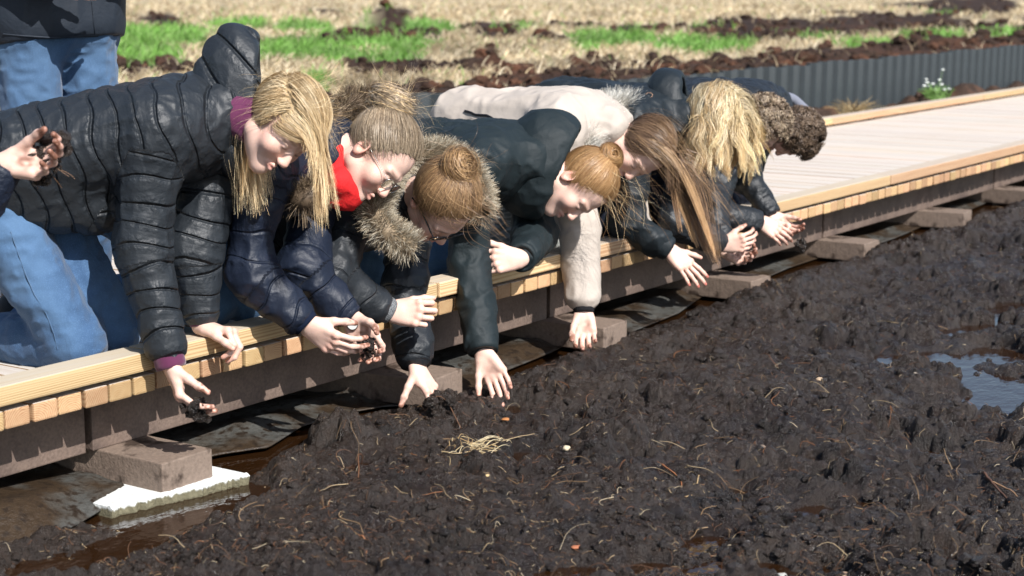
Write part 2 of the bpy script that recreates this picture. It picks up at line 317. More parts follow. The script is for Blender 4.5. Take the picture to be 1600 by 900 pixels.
def chamfer_box(name, dx, dy, dz, bev, seg=2, nx=1):
    bm = bmesh.new(); bmesh.ops.create_cube(bm, size=1)
    for v in bm.verts: v.co = (v.co.x*dx, v.co.y*dy, v.co.z*dz)
    bmesh.ops.bevel(bm, geom=bm.edges[:], offset=bev, segments=seg, affect='EDGES', profile=.6)
    me = bpy.data.meshes.new(name); bm.to_mesh(me); bm.free(); return me
walk = tag(empty('boardwalk', (3, .8, -.25)), 'larch plank boardwalk with raised edge beams crossing the peat bog', 'boardwalk')
def wpart(name, me, m, loc, parent=walk):
    o = link(name, me, None, parent)
    if m and not me.materials: me.materials.append(m)
    o.location = Vector(loc)-parent.location; return o
pm = [chamfer_box('plank', .0705, 1.80, .045, .005) for _ in range(1)]
i = 0; x = -.52
while x < 14.2:
    o = wpart('plank', pm[0], M_plank, (x, .915+rng.uniform(-.004, .004), -.0845+rng.uniform(-.0012, .0012))); o.rotation_euler.z = rng.uniform(-.0012, .0012); x += .0782
joints = [-1.6, .665, 1.50, 2.25, 3.05, 4.55, 6.9, 9.9, 13.6]
M_spacer = mat('spacer', (.05, .045, .04), .7)
for yk, jj in ((.047, [-1.6, .36, 1.53, 2.215, 3.02, 5.1, 8.2, 11.3, 14.2]), (1.72, [-1.6, 2.1, 5.2, 8.2, 11.2, 14.2])):
    for a, b in zip(jj[:-1], jj[1:]):
        o = wpart('kerb_beam', chamfer_box('kerb', b-a-.006, .094, .047, .006), M_kerb, ((a+b)/2, yk+rng.uniform(-.003, .003), -.0245))
        for q in np.arange(a+.12, b-.05, .6): wpart('spacer', chamfer_box('spacer', .05, .06, .0135, .001, 1), M_spacer, (q, yk+.01, -.0549), walk)
M_plastic = mat('recycled_plastic', (.155, .112, .09), .62, .35, bump=[(160, .0015), (25, .002)], noise_col=[(9, (.10, .072, .06), .45, .7)], var=(120, .25))
for yb in (.18, .83, 1.6):
    jj = [-1.7, .268, 2.36, 4.66, 7.0, 9.3, 11.6, 14.2]
    for a, b in zip(jj[:-1], jj[1:]): wpart('support_beam', chamfer_box('beam', b-a-.022, .07, .155, .004), M_plastic, ((a+b)/2, yb, -.185))
BX = [(.383, 'brown plastic support block on the white slab, nearest of the row'), (1.412, 'brown plastic support block behind the hand grabbing mud under the black sleeve'), (2.38, 'brown plastic support block behind the hand below the beige sleeve'), (3.53, 'brown plastic support block in the shade under the cupped hands'), (4.70, 'brown plastic support block, second farthest along the deck edge'), (5.905, 'brown plastic support block farthest along the deck edge'), (7.1, 'brown plastic support block at the right edge of the picture, half hidden'), ]
M_block = mat('block_plastic', (.20, .15, .118), .66, .35, bump=[(130, .0018), (18, .003)], noise_col=[(11, (.045, .03, .022), .56, .66)], var=(90, .22))
for j, (bx, lb) in enumerate(BX):
    o = link('support_block', chamfer_box('block', .172+.02*(j == 1), 1.0, .083, .004), M_block); o.location = (bx, .42-.02*(j in (2, 3)), -.3045); o.rotation_euler.z = [.0, .1, .06, .0, .0, .12, .0][j]
    tag(o, lb, 'support block', 'blocks carrying the boardwalk')
# white rough-edged slab under the nearest block
bm = bmesh.new(); nx, ny = 46, 30
def slab_edge(t): return .006*vnoise(t*31, 1.3, 0, 5)+.004*vnoise(t*77, 2.1, 0, 6)
a_, b_ = onZ(166, 790, -.335)-np.array([0, .012, 0]), onZ(381, 738, -.335)-np.array([0, .012, 0])
top = []; bot = []
for iy, (z, off) in enumerate([(-.337, .012), (-.334, .004), (-.3355, 0), (-.341, -.004), (-.36, -.004), (-.385, .004), (-.40, .01)]):
    row = []
    for ix in range(nx+1):
        t = ix/nx; p = a_*(1-t)+b_*t
        row.append(bm.verts.new((p[0], p[1]+off+(slab_edge(t*3)*(.7 if iy < 3 else 1.3))+(.004*vnoise(t*60, iy*1.7, 0, 9) if iy > 2 else 0), z+.0012*vnoise(t*40, iy, 0, 3))))
    top.append(row)
back = [bm.verts.new((v.co.x, v.co.y+.34, -.337)) for v in top[0]]; backb = [bm.verts.new((v.co.x, v.co.y+.34, -.40)) for v in top[0]]
for r1, r2 in zip([back]+top, top+[backb]):
    for ix in range(nx): bm.faces.new((r1[ix], r1[ix+1], r2[ix+1], r2[ix]))
for ix in range(nx): bm.faces.new((backb[ix], backb[ix+1], back[ix+1], back[ix]))
for e in (0, nx): bm.faces.new([back[e]]+[r_[e] for r_ in top]+[backb[e]])
bmesh.ops.recalc_face_normals(bm, faces=bm.faces[:])
me = bpy.data.meshes.new('slab'); bm.to_mesh(me); bm.free()
M_slab = mat('slab', (.66, .68, .66), .8, .2, bump=[(150, .003), (40, .003)], noise_col=[(60, (.45, .46, .43), .6, .75)])
N, L, B = nodes_of(M_slab)     # algae-stained rough side below the clean upper face
src = B.inputs['Base Color'].links[0].from_socket; g = N.new('ShaderNodeTexCoord'); sp = N.new('ShaderNodeSeparateXYZ'); L.new(g.outputs['Object'], sp.inputs[0])
nz = N.new('ShaderNodeTexNoise'); nz.inputs['Scale'].default_value = 70; mp = N.new('ShaderNodeMapping'); mp.inputs['Scale'].default_value = (1, 1, .25); L.new(g.outputs['Object'], mp.inputs[0]); L.new(mp.outputs[0], nz.inputs['Vector'])
ma = N.new('ShaderNodeMath'); ma.operation = 'MULTIPLY_ADD'; ma.inputs[1].default_value = .022; L.new(nz.outputs['Fac'], ma.inputs[0]); L.new(sp.outputs[2], ma.inputs[2])
mr = N.new('ShaderNodeMapRange'); mr.inputs[1].default_value = -.3355; mr.inputs[2].default_value = -.330; L.new(ma.outputs[0], mr.inputs[0])
mx = N.new('ShaderNodeMix'); mx.data_type = 'RGBA'; mx.inputs[6].default_value = (.17, .155, .10, 1); L.new(src, mx.inputs[7]); L.new(mr.outputs[0], mx.inputs[0]); L.new(mx.outputs[2], B.inputs['Base Color'])
tag(link('foundation_slab', me, M_slab), 'white slab with ragged olive edge under the nearest support block', 'slab')
# geotextile / liner creeping out from under the deck
edge_px = [(-60, 905), (0, 862), (60, 846), (120, 822), (180, 785), (240, 752), (300, 720), (350, 710), (420, 700), (470, 668), (530, 648), (600, 636), (680, 632), (740, 612), (790, 580), (860, 552), (900, 532), (960, 530), (1010, 510), (1060, 490), (1100, 462), (1150, 455), (1230, 420), (1290, 400), (1340, 393), (1400, 372), (1450, 350), (1480, 345), (1530, 322), (1580, 300), (1640, 285)]
E3 = np.array([onZ(a, b, -.352) for a, b in edge_px]); ex = np.linspace(E3[0, 0], E3[-1, 0], 420); ey = np.interp(ex, E3[:, 0], E3[:, 1])
V = np.linspace(0, 1, 44)[None]; X = np.repeat(ex[:, None], 44, 1); Y = ey[:, None]*(1-V)+.75*V
Zl = -.354+.006*np.exp(-V*30)+.018*fbm2(X*3.1, Y*5, 3, 5)*np.clip(V*9, 0, 1)+.018*np.clip(V*6, 0, 1)+.014*np.abs(vnoise2(X*2.3+Y*5, Y*9, 8))*np.clip(V*8, 0, 1)
xl = onZ(0, 800, -.34)[0]; Zl = Zl+np.exp(-((X-(-.1))/.28)**2)*(.045*np.clip(V*5, 0, 1)-.02*np.clip(V*5-.8, 0, 1))
Zl = np.where((X > .05) & (X < .30) & (V > .03), np.maximum(Zl, -.331), Zl)
Zl = np.where((X > .30) & (X < .6), np.minimum(Zl, -.346-.02*np.exp(-((X-.35)/.18)**4)), Zl)
M_liner = mat('liner', (.070, .070, .064), .42, .45, bump=[(240, .0012), (8, .006), (60, .004)], noise_col=[(5, (.040, .026, .015), .42, .56), (40, (.022, .015, .010), .52, .64)], var=(50, .2))
o = link('ground_liner', mesh_np('liner', np.stack([X, Y, Zl], -1).reshape(-1, 3), grid_faces(*X.shape)), M_liner)
md = o.modifiers.new('thick', 'SOLIDIFY'); md.thickness = .004
tag(o, 'rumpled grey liner sheet coming out from under the boardwalk edge', 'liner sheet')

# ---------------- sheet-pile fence behind the deck: corrugated dark grey panels
M_fence = mat('fence_vinyl', (.046, .055, .060), .38, .5, bump=[(6, .004, (1, 1, .2))], var=(8, .15, (1, 1, .3)))
prof = [(0, 0), (.012, 0), (.03, .045), (.092, .045), (.11, 0), (.20, 0)]
fence = tag(empty('sheet_pile_fence', (9, 2.5, -.3)), 'low dark grey corrugated sheet pile fence behind the boardwalk', 'fence')
fm = {}
bm = bmesh.new(); rows = []
pts = [(px_, py_) for px_, py_ in prof]
for z in (-.75, 0):
    rows.append([bm.verts.new((a, b, z)) for a, b in pts]+[bm.verts.new((a, b+.008, z)) for a, b in reversed(pts)])
m_ = len(rows[0])
for q in range(m_): bm.faces.new((rows[0][q], rows[0][(q+1) % m_], rows[1][(q+1) % m_], rows[1][q]))
for a in range(len(pts)-1): bm.faces.new((rows[1][a], rows[1][a+1], rows[1][m_-2-a], rows[1][m_-1-a]))
bmesh.ops.recalc_face_normals(bm, faces=bm.faces[:]); pile = bpy.data.meshes.new('pile'); bm.to_mesh(pile); bm.free(); pile.materials.append(M_fence)
for q in range(96):
    x = 1.2+q*.2; yy = 2.5+.03*math.sin(x*.35)
    o = link('pile', pile, None, fence); o.location = Vector((x, yy, .287+.006*math.sin(q*.9)+rng.normal(0, .003)+.03*math.exp(-((x-4.4)/.8)**2)))-fence.location
# =====================================================================  MEADOW behind the fence
GREEN = [(215, 92, 70, 20), (270, 58, 100, 16), (370, 40, 60, 10), (470, 78, 110, 20), (600, 68, 80, 22), (650, 48, 60, 16), (560, 92, 90, 12), (800, 40, 50, 10), (960, 66, 75, 16), (1080, 74, 110, 11), (1010, 52, 50, 8), (1255, 62, 70, 10), (1110, 45, 40, 6), (1450, 58, 80, 9), (1560, 50, 50, 9), (1350, 70, 60, 7), (1150, 70, 60, 8), (470, 45, 60, 10), (495, 130, 20, 16), (1500, 20, 60, 5)]
PEAT = [(240, 110, 90, 12), (250, 33, 40, 8), (600, 30, 36, 20), (545, 60, 90, 11), (640, 58, 60, 8), (770, 48, 60, 15), (730, 104, 260, 15), (900, 40, 60, 8), (1010, 44, 70, 8), (1200, 46, 270, 18), (1420, 36, 250, 18), (1500, 12, 110, 12), (1250, 95, 120, 12), (1050, 100, 90, 10), (1300, 20, 80, 6), (770, 92, 22, 16), (1440, 70, 30, 12), (510, 18, 40, 5), (860, 60, 30, 8)]
def zones(px, py):
    def m(lst, s):
        v = np.full(px.shape, -9.)
        for a, b, ra, rb in lst: v = np.maximum(v, 1-np.sqrt(((px-a)/ra)**2+((py-b)/rb)**2))
        return v
    n1 = fbm2(px*.011, py*.05, 4, 61); n2 = fbm2(px*.016+7, py*.06, 4, 63)
    ft = 148-(px-620)*.08
    n3 = fbm2(px*.03+3, py*.12, 3, 64); g = m(GREEN, 0)*1.0+.75*n1+.35*n3; p = np.maximum(np.maximum(m(PEAT, 0), -.55)+.85*n2+.4*n3, 1.2-(ft-py)/15+.5*n2)
    return g, p
nth, nr = 460, 330
th = np.radians(np.linspace(5, 108, nth))[:, None]; rmin = (2.64-CAM[1])/np.sin(th); u = np.linspace(0, 1, nr)[None]
R = rmin*(1+(600/rmin-1)*(np.exp(u*5.2)-1)/(math.exp(5.2)-1))
X = CAM[0]+R*np.cos(th); Y = CAM[1]+R*np.sin(th); Z0 = np.full_like(X, .08)
def px_of(X, Y, Z):
    d = np.stack(np.broadcast_arrays(X, Y, Z), -1)-CAM; z = d@CF; return 800+FPX*(d@CR)/z, 450-FPX*(d@CU)/z
def meadow_h(X, Y):
    px, py = px_of(X, Y, Z0.flat[0]); g, p = zones(px, py); dist = np.hypot(X-CAM[0], Y-CAM[1])
    h = .07+.06*fbm2(X*.35, Y*.35, 3, 71)+.05*fbm2(X*1.1, Y*1.1, 3, 72)
    pk = np.clip(p*2.2, 0, 1); h = h+pk*(.05*np.abs(vnoise2(X*3.1, Y*3.1, 73))+.05*np.abs(vnoise2(X*7, Y*7, 74))+.02*np.abs(vnoise2(X*16, Y*16, 76))-.03)
    mx_, my_ = onZ(598, 42, .1)[:2]; h = h+.42*np.exp(-((X-mx_)**2+(Y-my_)**2)/.5**2)*(1+.5*vnoise2(X*4, Y*4, 75))
    mx_, my_ = onZ(770, 100, .1)[:2]; h = h+.16*np.exp(-((X-mx_)**2+(Y-my_)**2)/.14**2)
    return h, g, p
Z, G_, P_ = meadow_h(X, Y)
tan_ = np.array([.44, .36, .235]); grn = np.array([.10, .20, .045]); pt = np.array([.040, .025, .019]); ptr = np.array([.085, .040, .023])
nn = fbm2(X*2.3, Y*2.3, 4, 81)[..., None]; C = tan_*(1+.45*nn)
sg = np.clip(G_*3, 0, 1)[..., None]; C = C*(1-sg)+grn*sg
sp_ = np.clip(P_*3.5+.2, 0, 1)[..., None]; red = np.clip(.5+1.4*fbm2(X*.9, Y*.9, 3, 83)-(Y-2.5)[...]*.08, 0, 1)[..., None]
C = C*(1-sp_)+(pt*(1-red)+ptr*red)*sp_*(1+.5*nn)
me = mesh_np('meadow', np.stack([X, Y, Z], -1).reshape(-1, 3), grid_faces(nth, nr)); col_attr(me, np.clip(C, .003, 1).reshape(-1, 3))
M_meadow = mat('meadow', None, .9, .15, bump=[(30, .03, (1, 1, 1), 6)], tint=True, var=(14, .45))
tag(link('meadow', me, M_meadow), kind='structure')
# peat strip between deck and fence, with lumps
xs = np.arange(-2, 21, .03); ys = np.arange(1.72, 2.66, .03); X, Y = np.meshgrid(xs, ys, indexing='ij')
Zs = -.30+.10*np.exp(-((Y-2.35)/.3)**2)+.14*np.clip(fbm2(X*1.6, Y*2, 2, 5)+.05, 0, 1)*np.exp(-((Y-2.3)/.22)**2)*2+.05*np.abs(vnoise2(X*6, Y*6, 6))+.03*np.abs(vnoise2(X*14, Y*14, 7))
M_peat = mat('peat', (.045, .028, .020), .85, .2, bump=[(40, .02, (1, 1, 1), 6)], noise_col=[(5, (.11, .058, .036), .5, .7)], var=(30, .5))
tag(link('peat_strip', mesh_np('peat_strip', np.stack([X, Y, Zs], -1).reshape(-1, 3), grid_faces(*X.shape)), M_peat), kind='structure')
# peat clods: on the strip, behind the fence and on the dark patches
n = 420; P = np.stack([rng.uniform(4.5, 20, n), 2.1+.3*rng.random(n), np.full(n, -.12)], -1); P = P[fbm2(P[:, 0]*1.1, P[:, 1]*0, 2, 15) > -.15]
P[:, 2] = -.2+.10*np.clip(fbm2(P[:, 0]*1.6, P[:, 1]*2, 2, 5)+.05, 0, 1)*2
V, Fq = blobs(P, rng.uniform(.03, .085, len(P)), .8, .6)
tag(link('peat_lumps', mesh_np('peat_lumps', V, Fq, False), M_peat), 'brown peat lumps heaped between the far kerb and the fence', 'peat', kind='stuff')
px = rng.uniform(-300, 1800, 12600); py = rng.uniform(0, 165, 12600); pts = np.array([onZ(a, b, .08) for a, b in zip(px, py)])
ok = (pts[:, 1] > 2.62) & (pts[:, 0] < 120); pts = pts[ok]; h, g, p = meadow_h(pts[:, 0], pts[:, 1]); pts[:, 2] = h
k_ = (p > .12) & (rng.random(len(p)) < .6); P = pts[k_]; d = np.hypot(P[:, 0]-CAM[0], P[:, 1]-CAM[1]); rr = (.012+.055*rng.random(len(P))**3)*np.clip(d/11, .8, 2.2); P[:, 2] += rr*.2
V, Fq = blobs(P, rr*.8, .75, .6)
M_peat2 = mat('peat_far', (.040, .025, .018), .9, .15, bump=[(30, .02)], noise_col=[(1.1, (.10, .046, .027), .5, .66)], var=(20, .5))
tag(link('peat_clods', mesh_np('peat_clods', V, Fq, False), M_peat2), 'reddish brown peat clods on the dark patches beyond the fence', 'peat', kind='stuff')
# grass: bent blades, dry and green
def blades(pts, ln, wd, cols, lean, kk=4):
    n = len(pts); a = rng.uniform(0, 2*math.pi, n); s = np.linspace(0, 1, kk)[None]
    bend = lean[:, None]*s**1.6
    Q = np.stack([pts[:, :1]+np.cos(a)[:, None]*bend*ln[:, None], pts[:, 1:2]+np.sin(a)[:, None]*bend*ln[:, None], pts[:, 2:3]-.01+ln[:, None]*(s-.35*bend*s)], -1)
    return ribbon_set(Q, wd[:, None]*np.linspace(1, .25, kk)[None], cols, up=CF+np.array([.2, .1, .5]))
N_ = 92000
px = rng.uniform(-420, 1850, N_); py = -12+175*rng.random(N_)**1.05; pts = []
r = CF[None]+CR[None]*((px-800)/FPX)[:, None]-CU[None]*((py-450)/FPX)[:, None]; t = (.08-CAM[2])/r[:, 2]; pts = CAM+r*t[:, None]
pts = pts[(t > 0) & (pts[:, 1] > 2.6) & (pts[:, 1] < 200)]
h, g, p = meadow_h(pts[:, 0], pts[:, 1]); pts[:, 2] = h; d = np.hypot(pts[:, 0]-CAM[0], pts[:, 1]-CAM[1]); q = rng.random(len(pts))
isg = (g > .06); bare = (p > .10)
def emit(name, sel, label, palette, l0, l1, lean0, w0, grp):
    P = pts[sel]; n = len(P); dd = d[sel]
    cols = palette[rng.integers(0, len(palette), n)]*rng.uniform(.75, 1.25, (n, 1))*np.clip(.95+.75*fbm2(P[:, 0]*.8, P[:, 1]*.8, 3, 87), .45, 1.25)[:, None]
    V, Fq, C = blades(P, rng.uniform(l0, l1, n)*np.clip((dd/12)**.35, .8, 1.6), w0*np.clip(dd/10, .6, 5)*rng.uniform(.6, 1.3, n), cols, rng.uniform(*lean0, n))
    me = mesh_np(name, V, Fq); col_attr(me, C); tag(link(name, me, M_blade), label, 'grass', kind='stuff')
M_blade = mat('grass_blade', None, .65, .25, tint=True)
emit('dry_grass', ~isg & (~bare | (q < .02)), 'pale dry straw-coloured grass covering the far meadow', np.array([(.50, .41, .27), (.42, .33, .20), (.56, .48, .34), (.28, .21, .13)]), .04, .15, (.4, 1.1), .0040, 0)
emit('green_grass', (isg & (~bare | (q < .2)) & (q < .93)) | (~isg & ~bare & (q < .035)), 'fresh green grass patches beyond the fence', np.array([(.13, .27, .05), (.17, .33, .07), (.10, .21, .035), (.20, .30, .10)]), .06, .15, (.2, .9), .0042, 0)
# small plants beside the far kerb: a straw tuft and a flowering weed
def tuft(name, c, n, l0, l1, palette, lean, label, w=.0035):
    P = np.array(c)+rng.normal(0, 1, (n, 3))*np.array([.05, .03, 0]); cols = palette[rng.integers(0, len(palette), n)]*rng.uniform(.75, 1.2, (n, 1))
    V, Fq, C = blades(P, rng.uniform(l0, l1, n), w*rng.uniform(.7, 1.4, n), cols, rng.uniform(*lean, n), 5); me = mesh_np(name, V, Fq); col_attr(me, C)
    return me
STRAW = np.array([(.50, .39, .22), (.42, .31, .16), (.34, .23, .11)])
c = onY(1333, 172, 2.1); tag(link('straw_tuft', tuft('straw_tuft', c-np.array([0, 0, .05]), 150, .08, .2, STRAW, (.5, 1.5), ''), M_blade), 'dry straw tuft leaning over the far kerb', 'plant')
c = onY(1462, 152, 2.05); weed = tag(empty('flowering_weed', c-np.array([0, 0, .05])), 'small green weed with white flower heads behind the far kerb', 'plant')
me = tuft('leaves', (0, 0, 0), 170, .09, .2, np.array([(.14, .27, .06), (.20, .33, .10)]), (.2, .9), '', .005); link('foliage', me, M_blade, weed)
M_petal = mat('petal', (.75, .78, .72), .6)
for px_, py_ in [(1447, 124), (1448, 129), (1444, 134), (1450, 135), (1457, 131), (1468, 125), (1471, 132), (1461, 140), (1475, 140), (1473, 109), (1483, 139)]:
    q = onY(px_, py_, 2.05+rng.normal(0, .03)); cpos = np.array(weed.location)
    V, Fq = blobs(np.array([q-cpos]), np.array([.013]), .6, .5); link('flower_head', mesh_np('flower', V, Fq), M_petal, weed)
    base = np.array([rng.normal(0, .03), rng.normal(0, .02), .02]); path = np.stack([base*(1-s_)+(q-cpos)*s_ for s_ in np.linspace(0, 1, 5)])[None]
    V, Fq, _ = tube_set(path, np.full((1, 5), .002)); link('stem', mesh_np('stem', V, Fq), bpy.data.materials.get('stem') or mat('stem', (.13, .22, .06), .6), weed)
# =====================================================================  SOFT SURFACES (people): distance fields meshed with surface nets
def smin(a, b, k):
    if k <= 0: return np.minimum(a, b)
    h = np.clip(.5+.5*(b-a)/k, 0, 1); return b+(a-b)*h-k*h*(1-h)
class Vol:
    def __init__(s, pts, pad, h):
        P = np.array(pts); s.lo = P.min(0)-pad; s.hi = P.max(0)+pad; s.h = h
        s.n = np.ceil((s.hi-s.lo)/h).astype(int)+1
        s.ax = [(s.lo[i]+h*np.arange(s.n[i])).astype(np.float32) for i in range(3)]
        s.D = np.full(s.n, .5, np.float32)
    def reg(s, lo, hi):
        a = np.clip(np.floor((np.asarray(lo)-s.lo)/s.h).astype(int), 0, s.n-1); b = np.clip(np.ceil((np.asarray(hi)-s.lo)/s.h).astype(int)+1, 1, s.n)
        sl = tuple(slice(a[i], b[i]) for i in range(3))
        return sl, s.ax[0][sl[0]][:, None, None], s.ax[1][sl[1]][None, :, None], s.ax[2][sl[2]][None, None, :]
    def put(s, sl, d, k, op='add'):
        if op == 'add': s.D[sl] = smin(s.D[sl], d, k)
        else: s.D[sl] = -smin(-s.D[sl], d, k)
    def cone(s, a, b, ra, rb, k=.03, flat=None, ring=None, op='add', curve=0):
        a = np.asarray(a, float); b = np.asarray(b, float); m = max(ra, rb)*1.35+k+.02
        sl, X, Y, Z = s.reg(np.minimum(a, b)-m, np.maximum(a, b)+m)
        if min(x.size for x in (X, Y, Z)) == 0: return
        d = b-a; L2 = d@d+1e-12
        x, y, z = X-a[0], Y-a[1], Z-a[2]
        t = np.clip((x*d[0]+y*d[1]+z*d[2])/L2, 0, 1)
        x, y, z = x-t*d[0], y-t*d[1], z-t*d[2]
        if flat is not None:
            n, f = flat; q = (x*n[0]+y*n[1]+z*n[2])*(1/f-1); x, y, z = x+q*n[0], y+q*n[1], z+q*n[2]
        r = ra+(rb-ra)*t
        if curve: r = r+curve*np.sin(t*math.pi)
        if ring is not None:
            o, ax, sp, amp, shp = ring; o = np.asarray(o, float)
            u = ((X-o[0])*ax[0]+(Y-o[1])*ax[1]+(Z-o[2])*ax[2])/sp
            wv = .13*np.sin(X*31+Y*23)+.13*np.sin(Z*37-Y*19+X*11)
            r = r+amp*(np.abs(np.sin(math.pi*(u+wv)))**shp-.6)
        s.put(sl, np.sqrt(x*x+y*y+z*z)-r, k, op)
    def ell(s, c, ax, rad, k=.02, op='add', cut=None, shell=0, ring=None):
        c = np.asarray(c, float); A = np.asarray(ax, float); rad = np.asarray(rad, float); m = max(rad)+k+.03
        sl, X, Y, Z = s.reg(c-m, c+m)
        if min(x.size for x in (X, Y, Z)) == 0: return
        x, y, z = X-c[0], Y-c[1], Z-c[2]
        q = [x*A[i, 0]+y*A[i, 1]+z*A[i, 2] for i in range(3)]
        def e(r):
            k0 = np.sqrt(sum((q[i]/r[i])**2 for i in range(3))); k1 = np.sqrt(sum((q[i]/r[i]**2)**2 for i in range(3)))+1e-9; return k0*(k0-1)/k1
        d = e(rad)
        if ring is not None:
            o, ax_, sp, amp, shp = ring; u = ((X-o[0])*ax_[0]+(Y-o[1])*ax_[1]+(Z-o[2])*ax_[2])/sp
            d = d-amp*(np.abs(np.sin(math.pi*(u+.12*np.sin(X*29+Z*17))))**shp-.6)
        if shell: d = np.maximum(d, -e(rad-shell))
        if cut is not None:
            for n, off in (cut if isinstance(cut, list) else [cut]): d = -smin(-d, -(x*n[0]+y*n[1]+z*n[2]-off), .012)
        s.put(sl, d, k, op)
    def wrinkle(s, items, seed=0):
        """items: (freq, amp, stretch axis or None, stretch factor)"""
        m = np.abs(s.D) < .05; I = np.nonzero(m)
        if len(I[0]) == 0: return
        P = np.stack([s.ax[i][I[i]] for i in range(3)], -1).astype(np.float64); add = 0
        for fq, amp, ax, st in items:
            Q = P
            if ax is not None: ax = nrm(ax); Q = P+np.outer(P@ax, ax)*(st-1)
            Q = Q+.25/fq*np.stack([np.sin(P[:, 1]*fq*.8+seed), np.sin(P[:, 2]*fq*.7), np.sin(P[:, 0]*fq*.9+2)], -1)
            nz = vnoise(Q[:, 0]*fq, Q[:, 1]*fq, Q[:, 2]*fq, seed); add = add+amp*(1-2*np.abs(nz)**.8)
        s.D[I] -= add.astype(np.float32) if not np.isscalar(add) else 0
    def mesh(s):
        D = s.D; neg = D < 0; nx, ny, nz = D.shape
        cnt = np.zeros((nx-1, ny-1, nz-1), np.int8)
        for i in (0, 1):
            for j in (0, 1):
                for k in (0, 1): cnt += neg[i:nx-1+i, j:ny-1+j, k:nz-1+k]
        act = (cnt > 0) & (cnt < 8); I = np.nonzero(act); idx = np.full(act.shape, -1, np.int32); nv = len(I[0]); idx[I] = np.arange(nv)
        acc = np.zeros((nv, 3)); w = np.zeros(nv)
        cor = {(i, j, k): D[I[0]+i, I[1]+j, I[2]+k] for i in (0, 1) for j in (0, 1) for k in (0, 1)}
        for a in range(3):
            for i in (0, 1):
                for j in (0, 1):
                    c0 = [0, 0, 0]; b, c = (a+1) % 3, (a+2) % 3; c0[b] = i; c0[c] = j; c1 = list(c0); c1[a] = 1
                    v0, v1 = cor[tuple(c0)], cor[tuple(c1)]; x = (v0 < 0) != (v1 < 0); t = np.where(x, v0/np.where(x, v0-v1, 1), 0)
                    p = np.array(c0, float)[None]+np.zeros((nv, 1)); p[:, a] = t
                    acc += np.where(x[:, None], p, 0); w += x
        V = s.lo+s.h*(np.stack(I, -1)+acc/np.maximum(w, 1)[:, None]); F_ = []
        for a in range(3):
            b, c = (a+1) % 3, (a+2) % 3
            sl0 = [slice(None)]*3; sl1 = [slice(None)]*3; sl0[a] = slice(0, -1); sl1[a] = slice(1, None)
            n0, n1 = neg[tuple(sl0)], neg[tuple(sl1)]; ed = n0 != n1
            E_ = np.stack(np.nonzero(ed), -1); fl = n0[tuple(E_.T)]
            ok = (E_[:, b] > 0) & (E_[:, c] > 0) & (E_[:, b] < D.shape[b]-1) & (E_[:, c] < D.shape[c]-1); E_ = E_[ok]; fl = fl[ok]
            q = []
            for db, dc in ((1, 1), (0, 1), (0, 0), (1, 0)):
                e = E_.copy(); e[:, b] -= db; e[:, c] -= dc; q.append(idx[tuple(e.T)])
            q = np.stack(q, -1); q[~fl] = q[~fl][:, ::-1]; F_.append(q)
        F_ = np.concatenate(F_); return V, F_[(F_ >= 0).all(1)]
def join(parts):
    Vs, Fs, Cs, o = [], [], [], 0
    for p in parts:
        Vs.append(p[0]); Fs.append(p[1]+o); o += len(p[0])
        if len(p) > 2: Cs.append(p[2])
    return np.concatenate(Vs), np.concatenate(Fs), (np.concatenate(Cs) if Cs else None)
def camv(r, u, t): return nrm(CR*r+CU*u-CF*t)          # right, up, towards the camera
def frame(f, u):
    f = nrm(f); r = nrm(np.cross(f, u)); return r, f, np.cross(r, f)   # x right, y face, z up

